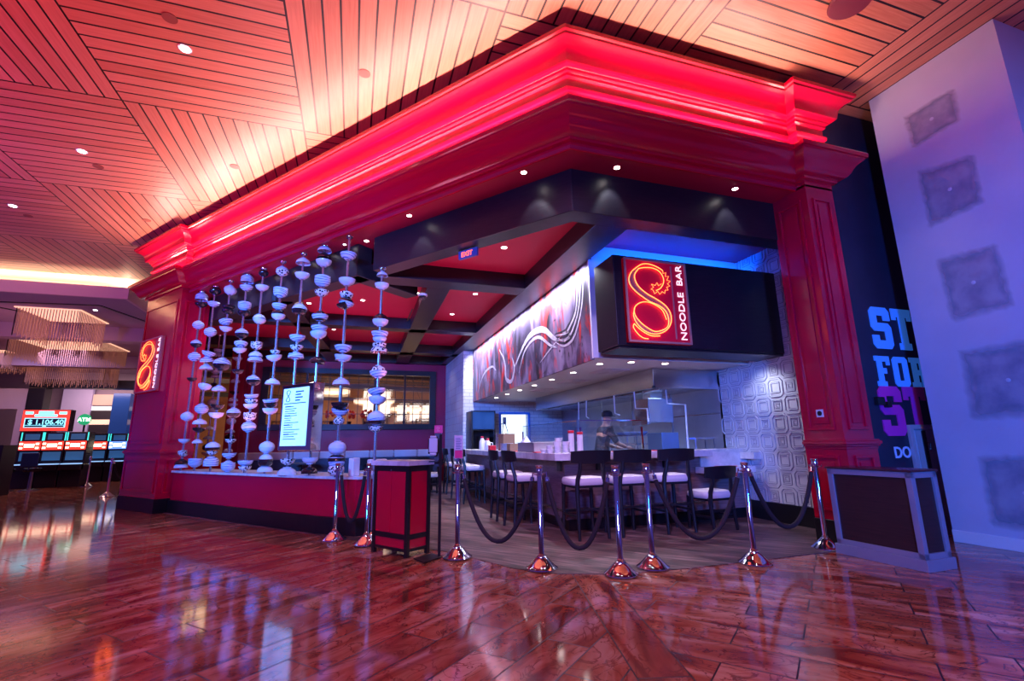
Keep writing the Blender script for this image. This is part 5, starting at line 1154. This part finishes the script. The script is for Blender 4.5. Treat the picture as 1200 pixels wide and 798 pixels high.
build('text_lines', mb, TXD, nt_); mb = MB(); mb.box(1.11,1.134,5.392,5.412,1.0,1.035); build('clip', mb, CHROME, nt_)

# ================================================================== host stand and sanitiser
hs = thing('host_stand', 'red and black host stand with a pale marble top', 'host stand', (.62,5.95,0))
A_ = Vector((.60,5.56)); a_ = Vector((-.57,.82)).normalized(); b_ = Vector((a_.y,-a_.x)); wA, wB = .60, .34
if b_.x < 0: b_ = -b_
def hb(mb, u0,u1,v0,v1,z0,z1): mb.prism([A_+a_*u0+b_*v0, A_+a_*u1+b_*v0, A_+a_*u1+b_*v1, A_+a_*u0+b_*v1], z0, z1)
for u,v in ((0,0),(wA-.045,0),(0,wB-.045),(wA-.045,wB-.045)):
    mb = MB(); hb(mb,u,u+.045,v,v+.045,0.0062,.96); build('leg', mb, BLKP, hs, bevel=.003)
for z0,z1 in ((.90,.962),(.185,.235),(.06,.09)):
    mb = MB(); hb(mb,.04,wA-.04,.008,.04,z0,z1); hb(mb,.04,wA-.04,wB-.04,wB-.008,z0,z1); hb(mb,.008,.04,.04,wB-.04,z0,z1); hb(mb,wA-.04,wA-.008,.04,wB-.04,z0,z1); build('rail', mb, BLKP, hs, bevel=.002)
mb = MB(); hb(mb,.02,wA-.02,.02,wB-.02,.07,.93); build('body', mb, RED, hs)
mb = MB(); hb(mb,.045,wA*.5-.003,.012,.02,.24,.895); build('door', mb, RED, hs, bevel=.002); mb = MB(); hb(mb,wA*.5+.003,wA-.045,.012,.02,.24,.895); hdoor = build('door', mb, RED, hs, bevel=.002)
mb = MB(); hb(mb,wA*.5-.008,wA*.5+.008,.002,.013,.905,.92); build('latch', mb, CHROME, hdoor)
mb = MB(); hb(mb,-.03,wA+.03,-.03,wB+.03,.962,1.015); build('worktop', mb, MARB, hs, bevel=.004)
sd = thing('sanitiser_stand', 'black floor stand carrying a white hand sanitiser dispenser and a pink sign', 'sanitiser stand', (.85,5.50,0))
mb = MB(); mb.prism([(.67,5.50),(.75,5.27),(.965,5.45),(.89,5.66)], .0062,.020); build('base_plate', mb, BLKP, sd, bevel=.003)
mb = MB(); mb.bar((.938,5.478,.02),(.938,5.478,1.30),.016,.03); build('pole', mb, BLKP, sd)
mb = MB(); mb.prism([(.875,5.50),(.945,5.482),(.95,5.50),(.88,5.518)],.95,1.36); mb.prism([(.80,5.42),(.90,5.40),(.93,5.50),(.83,5.52)],1.00,1.015); build('back_board', mb, BLKP, sd)
DSP = mat('dispenser_white', (.55,.62,.72), .2); mb = MB()
for z0,z1,e in ((1.07,1.10,.012),(1.10,1.26,0),(1.26,1.285,.012)): mb.prism([(.80+e,5.44),(.895-e,5.42),(.91-e,5.50),(.815+e,5.52)],z0,z1)
dsp_ = build('dispenser', mb, DSP, sd, bevel=.012); mb = MB(); mb.prism([(.795,5.45),(.812,5.443),(.825,5.515),(.808,5.52)],1.09,1.25); build('side_window', mb, PBLK, dsp_)
mb = MB(); mb.prism([(.865,5.478),(.955,5.457),(.957,5.463),(.867,5.484)],1.315,1.40); spl_ = build('sign_plate', mb, PNK, sd)
mb = MB(); mb.tube([(.903+.012*math.cos(a)*1,5.466-.012*.25*math.cos(a),1.368+.014*math.sin(a)) for a in [k*PI/6 for k in range(13)]],.0016,5); mb.bar((.89,5.466,1.338),(.925,5.458,1.338),.004); build('sign_symbol', mb, mat('sign_ink',(.85,.6,.7),.5), spl_)

# ================================================================== console at the right
co = thing('planter_console', 'chest-high console of dark ribbed wood panels in a steel frame at the right', 'console', (5.11,3.70,0))
c0 = Vector((4.95,3.25)); ca = Vector((-.01,.84)).normalized(); cb = Vector((ca.y,-ca.x)); cw, cd = .84, .36
def cbx(mb,u0,u1,v0,v1,z0,z1,e=0): mb.prism([c0+ca*(u0-e)+cb*(v0-e), c0+ca*(u1+e)+cb*(v0-e), c0+ca*(u1+e)+cb*(v1+e), c0+ca*(u0-e)+cb*(v1+e)], z0, z1)
BST = mat('blued_steel_frame', (.36,.38,.50), .38, .55)
mb = MB(); cbx(mb,0,cw,0,cd,0,.10,.018); build('plinth', mb, BST, co, bevel=.004)
RIB = wood('dark_ribbed_wood', (.016,.006,.007), (.055,.018,.018), .45, (.5,.5,30), grain=2)
mb = MB(); cbx(mb,.02,cw-.02,.02,cd-.02,.10,.85); build('wood_panels', mb, RIB, co)
mb = MB(); f = .055
for u0,u1,v0,v1 in ((0,f,0,f),(cw-f,cw,0,f),(0,f,cd-f,cd),(cw-f,cw,cd-f,cd)): cbx(mb,u0,u1,v0,v1,.10,.86)
for z0,z1 in ((.10,.15),(.81,.865)): cbx(mb,0,cw,0,.03,z0,z1); cbx(mb,0,cw,cd-.03,cd,z0,z1); cbx(mb,0,.03,0,cd,z0,z1); cbx(mb,cw-.03,cw,0,cd,z0,z1)
build('frame', mb, BST, co, bevel=.003)
mb = MB(); cbx(mb,0,cw,0,cd,.865,.885,.012); build('top', mb, mat('dark_red_brown_top', (.07,.02,.025), .25), co, bevel=.003)
mc = thing('service_door_leaf', 'brushed metal door leaf with a dark slot, low on the dark wall behind the console', 'door', (6.9,4.29,0))
mb = MB(); mb.box(6.655,7.25,4.275,4.318,0.0,1.335); lf_ = build('leaf', mb, mat('pale_brushed_metal', (.50,.42,.46), .45, .2), mc, bevel=.004)
mb = MB(); mb.box(6.72,6.725,4.268,4.276,.2,1.28); mb.box(6.72,7.2,4.268,4.276,1.275,1.28); build('bead', mb, CHROME, lf_)
mb = MB(); mb.box(6.84,6.91,4.266,4.276,.80,1.26); build('slot', mb, BLKP, lf_); mb = MB(); mb.tube([(6.90,4.27,1.02),(6.90,4.23,1.04),(6.90,4.23,1.10),(6.90,4.27,1.12)],.007,6); build('handle', mb, CHROME, lf_)
t = thing('wall_socket', 'black twin device fixed on the dark wall over the pink lettering', 'wall device', (6.3,4.29,1.62)); mb = MB(); mb.box(6.17,6.30,4.27,4.32,1.58,1.68); build('housing', mb, BLKP, t, bevel=.006); mb = MB(); mb.box(6.31,6.38,4.25,4.32,1.55,1.62); build('lens_box', mb, BLKP, t, bevel=.006)
box1('door_stop_case',6.50,6.60,4.12,4.24,0,.62,BLKP,'small black case on the floor against the end of the drywall','case')

# ================================================================== casino hall beyond the left pillar
mb = MB(); mb.prism([(-30,15.2),(-6.1,15.2),(-6.1,44),(-30,44)], 5.18, 5.30); struct('ceiling_lower', mb, MAUVE)
mb = MB(); mb.prism([(-30,15.12),(-6.02,15.12),(-6.02,44),(-6.1,44),(-6.1,15.2),(-30,15.2)], 5.18, 5.50); struct('trim_40', mb, CREAM)
mb = MB(); mb.prism([(-30,16.4),(-7.2,16.4),(-7.2,44),(-7.0,44),(-7.0,16.2),(-30,16.2)], 5.3, 5.86); struct('wall_cove', mb, CREAM)
mb = MB(); mb.prism([(-30,15.18),(-5.0,15.18),(-5.0,44),(-30,44)], 5.86, 5.95); struct('ceiling_cove', mb, CREAM)
strip('cove_light', (-16,15.5,5.45), (-6.4,15.5,5.45), .06, (0,.3,1), 230, (1,.66,.42)); strip('cove_light', (-6.4,15.6,5.45), (-6.4,24,5.45), .06, (-.3,0,1), 160, (1,.66,.42))
mb = MB(); mb.box(-30,-3,31,31.2,0,5.3); struct('wall_far', mb, MAUVE)
mb = MB(); mb.prism([(-4.98,15.3),(-4.83,15.3),(-9.45,31),(-9.6,31)],0,5.17); struct('wall_divider', mb, MAUVE)
for k,(y,z) in enumerate(((18.9,4.72),(25.0,4.66))):
    mb = MB(); mb.box(-30,-5.9-(y-17)*.36,y,y+.5,z,5.2); struct('trim_%d'%(41+k), mb, MAUVE)
mb = MB(); mb.bar((-9.8,16.3,5.17),(-7.0,16.0,5.17),.07,.02); mb.bar((-10.5,15.9,5.17),(-8.4,18.6,5.17),.07,.02); mb.bar((-7.0,16.0,5.17),(-6.3,18.5,5.17),.07,.02); struct('trim_43', mb, BLKP)
THR = mat('copper_thread', (.42,.26,.20), .5)
for k,(x0,x1,y0,y1,zt,h) in enumerate(((-9.2,-7.75,16.7,18.3,5.16,.80),(-11.8,-9.1,21.3,23.6,5.16,.70),(-13.4,-10.6,25.6,26.9,5.16,1.2),(-15.5,-13.6,24.5,26.5,5.16,.7))):
    t = thing('curtain_chandelier', 'square chandelier of hanging threads under the lower casino ceiling, %s' % ('nearest','second','third, over the portal','leftmost')[k], 'chandelier', ((x0+x1)/2,(y0+y1)/2,zt-h))
    mb = MB(); st_ = .07
    def strand(x,y,j): mb.box(x-.008,x+.008,y-.008,y+.008,zt-h*(1-.06*(j%3)),zt)
    nx = int((x1-x0)/st_); ny = int((y1-y0)/st_)
    for j in range(nx+1): strand(x0+j*st_,y0,j); strand(x0+j*st_,y1,j)
    for j in range(ny+1): strand(x0,y0+j*st_,j); strand(x1,y0+j*st_,j)
    o = build('threads', mb, THR, t); o['kind'] = 'stuff'
    mb = MB(); mb.box(x0-.05,x1+.05,y0-.05,y1+.05,zt-.01,zt+.015); build('lit_panel', mb, mat('chandelier_panel_%d'%k,(.9,.6,.45),.6,em=(1,.52,.34),es=1.0), t)
    area('chandelier_lamp', ((x0+x1)/2,(y0+y1)/2,zt-.03), (0,0,-1), x1-x0-.1, y1-y0-.1, 30, (1,.5,.42), math.radians(115))
for k,(x,y) in enumerate(((-7.35,16.6),(-9.9,19.6),(-12.5,20.5))): downlight((x,y),5.18,.05,'round light in the lower casino ceiling, %s'%('nearest','middle','farthest')[k],'round lights in the lower ceiling',25,(.9,.8,1))
mb = MB(); wall_holes(mb,-13.9,-8.65,27.0,27.6,0,4.35,[(-13.3,-9.0,0,3.95)]); one('dark_portal', mb, BLKP, 'wide dark portal frame behind the slot machines', 'portal', bevel=.02)
mb = MB(); wall_holes(mb,-17,-13.95,27.1,27.4,0,3.9,[(-15.1,-14.2,0,3.0)]); struct('wall_casino', mb, mat('lilac_plaster',(.45,.38,.48),.6))
GLB = mat('pale_light_band', (.9,.85,.8), .5, em=(.75,.62,.66), es=.9); GLC = mat('cream_light_band', (.9,.7,.5), .5, em=(.85,.52,.38), es=.9); BEI = mat('beige_panel', (.55,.40,.32), .6, em=(.30,.18,.14), es=.8); LIL = mat('lilac_panel', (.42,.34,.50), .6, em=(.12,.08,.16), es=1.0)  # beige and lilac panels carry emission in place of light falling on them
for k,(x0,x1,z0,z1,m_) in enumerate(((-14.3,-13.05,0,4.4,LIL),(-13.0,-10.6,3.18,3.38,GLB),(-13.0,-10.6,2.45,2.70,GLC),(-13.0,-11.9,3.45,4.0,BEI),(-13.0,-10.6,2.72,3.15,DBM),(-13.0,-10.6,0,2.43,DBM))):
    mb = MB(); mb.box(x0,x1,30.6,30.8,z0,z1); struct('trim_%d'%(50+k), mb, m_)
NVC = mat('navy_gloss',(.01,.03,.12),.2, em=(.01,.03,.14), es=.8)  # emission brightens the column, which is no lamp
mb = MB(); mb.box(-11.75,-11.0,29.6,30.1,0,3.98); one('dark_column', mb, NVC, 'glossy dark blue column seen through the portal', 'column', bevel=.02)
mb = MB(); mb.box(-9.95,-9.6,29.6,30.1,0,3.0) if False else None
area('portal_lamp', (-12.0,29.0,4.2), (0,.6,-1), 3, 1, 90, (1,.7,.7)); area('casino_fill', (-12.5,23.5,5.1), (0,.5,-1), 4, 1, 120, (.75,.5,1), math.radians(140))  # second light is an added fill that brightens the casino back wall
mb = MB(); mb.box(-17.5,-9.9,17.2,17.75,0,1.22) if False else mb.box(-11.2,-9.0,16.9,17.5,0,1.35); one('dark_cabinet', mb, mat('dark_navy_cabinet',(.01,.012,.03),.4), 'plain dark cabinet cut off by the left edge of the picture', 'cabinet', bevel=.01)
# slot machines
SLB = mat('slot_cabinet', (.02,.015,.03), .25); SLR = mat('red_glow_header', (.6,.02,.02), .3, em=(1,.06,.04), es=1.1); SLW = mat('white_glow', (1,.9,.8), .3, em=(1,.85,.6), es=3.5)
SLS = mat('slot_screen', (.05,.2,.4), .2, em=(.03,.10,.25), es=.5); SLG = mat('cyan_edge_glow', (.1,.6,.6), .3, em=(.05,.8,.75), es=1.2); DECK = mat('deck_glow', (.3,.5,.9), .3, em=(.30,.55,1.0), es=1.0); SLBL = mat('blue_glow_header', (.1,.2,.8), .3, em=(.12,.25,1), es=1.6)
def make_slot(x, y, lab, hdr=SLR):
    t = thing('slot_machine', lab, 'slot machine', (x,y,0), 'slot machines'); w = .29
    def bx(nme, m_, *bs, bev=0, par=None):
        mb = MB()
        for b in bs: mb.box(x+b[0],x+b[1],y+b[2],y+b[3],b[4],b[5])
        return build(nme, mb, m_, par or t, bevel=bev)
    bx('cabinet', SLB, (-w,w,0,.6,0,.72),(-w,w,.12,.6,.72,1.25),(-w,w,.16,.6,1.25,1.78), bev=.01)
    h_ = bx('header', hdr, (-w+.02,w-.02,.06,.13,1.20,1.48))
    bx('header_lights', SLW, (-w+.04,-w+.12,.04,.07,1.37,1.43),(w-.12,w-.04,.04,.07,1.37,1.43),(-w+.04,-w+.12,.04,.07,1.24,1.30),(w-.12,w-.04,.04,.07,1.24,1.30),(-.13,.13,.045,.07,1.29,1.40), par=h_)
    bx('screen', SLS, (-w+.05,w-.05,.105,.125,.86,1.14)); bx('top_screen', SLS, (-w+.10,w-.10,.14,.165,1.53,1.72))
    bx('edge_light', SLG, (-w,-w+.02,.13,.165,1.50,1.77),(w-.02,w,.13,.165,1.50,1.77)); bx('button_deck', DECK, (-w+.04,w-.04,-.10,.12,.73,.76)); bx('deck_body', SLB, (-w,w,-.12,.12,.55,.73), bev=.01)
for k,x in enumerate((-10.02,-9.42,-8.80)): make_slot(x,20.0,'slot machine with a red header under the jackpot board, %s'%('leftmost','middle','rightmost')[k])
for k,(x,hd_) in enumerate(((-9.25,SLR),(-8.62,SLBL),(-8.0,SLW))): make_slot(x,22.6,'slot machine in the farther group, %s'%('with a red header left of the blue one','with a blue-lit header','rightmost, half hidden by the red pillar')[k],hd_)
jb = thing('jackpot_board', 'wide glowing jackpot board reading $1,106.40 over the slot machines', 'sign', (-9.7,20.3,1.8))
mb = MB(); mb.box(-10.40,-9.10,20.15,20.45,1.80,2.52); build('housing', mb, SLB, jb, bevel=.02)
mb = MB(); mb.box(-10.38,-9.12,20.13,20.15,1.82,2.50); build('red_face', mb, SLR, jb)
CY = mat('cyan_glow', (.2,.7,.8), .3, em=(.22,.75,.95), es=1.6); NVY = mat('navy_field', (.01,.02,.10), .3)
mb = MB(); mb.box(-10.30,-9.20,20.115,20.13,1.93,2.24); build('number_frame', mb, CY, jb); mb = MB(); mb.box(-10.27,-9.23,20.105,20.116,2.01,2.215); mb.box(-10.27,-9.80,20.105,20.116,1.945,1.995); mb.box(-9.70,-9.23,20.105,20.116,1.945,1.995); build('number_field', mb, NVY, jb)
text('$ 1,106.40', .225, CY, 'lettering', jb, frame_M((-10.20,20.10,2.03),(1,0,0),(0,0,1)), .002, .004)
mb = MB(); mb.box(-10.05,-9.45,20.10,20.13,2.28,2.36); mb.box(-9.95,-9.55,20.10,20.13,2.36,2.47); mb.box(-10.30,-10.1,20.10,20.13,2.36,2.45); mb.box(-9.40,-9.2,20.10,20.13,2.36,2.45); build('title_panels', mb, CY, jb)
mb = MB(); mb.box(-9.0,-8.85,20.25,20.4,1.35,2.5) if False else mb.box(-9.78,-9.68,20.25,20.4,1.781,1.82); build('post', mb, SLB, jb)
at = thing('cash_machine_sign', 'round green glowing ATM sign beside the jackpot board', 'sign', (-9.9,23.0,0)); GRN = mat('green_glow', (.02,.3,.12), .3, em=(.02,.42,.18), es=.8)
mb = MB(); mb.lathe([(.21,0),(.21,.05),(.005,.055)],(-9.92,23.0,2.33),28,axis=(0,-1,0)); build('disc', mb, GRN, at); text('ATM', .20, mat('white_lettering',(1,1,1),.4,em=(.8,1,.9),es=2), 'lettering', at, frame_M((-10.12,22.93,2.26),(1,0,0),(0,0,1)), .003, .004)
mb = MB(); mb.bar((-9.92,23.02,0),(-9.92,23.02,2.2),.05); build('post', mb, SLB, at)
for k,(x,y) in enumerate(((-9.9,18.9),(-9.3,19.0))):
    t = thing('casino_stool', ('left' if k==0 else 'right')+' dark swivel stool in front of the slot machines', 'stool', (x,y,0), 'stools at the slot machines'); mb = MB(); mb.lathe([(.26,0),(.26,.02),(.05,.06),(.04,.56)],(x,y,0),18); build('pedestal', mb, STEEL, t, smooth=True)
    mb = MB(); mb.lathe([(.20,.56),(.22,.60),(.21,.66),(.05,.67)],(x,y,0),18); build('seat', mb, SLB, t, smooth=True)
    mb = MB(); mb.box(x-.21,x+.21,y-.24,y-.18,.70,1.12); mb.bar((x,y-.21,.6),(x,y-.21,.72),.04); build('backrest', mb, mat('blue_vinyl_%d'%k,(.02,.04,.22),.35), t, bevel=.03)
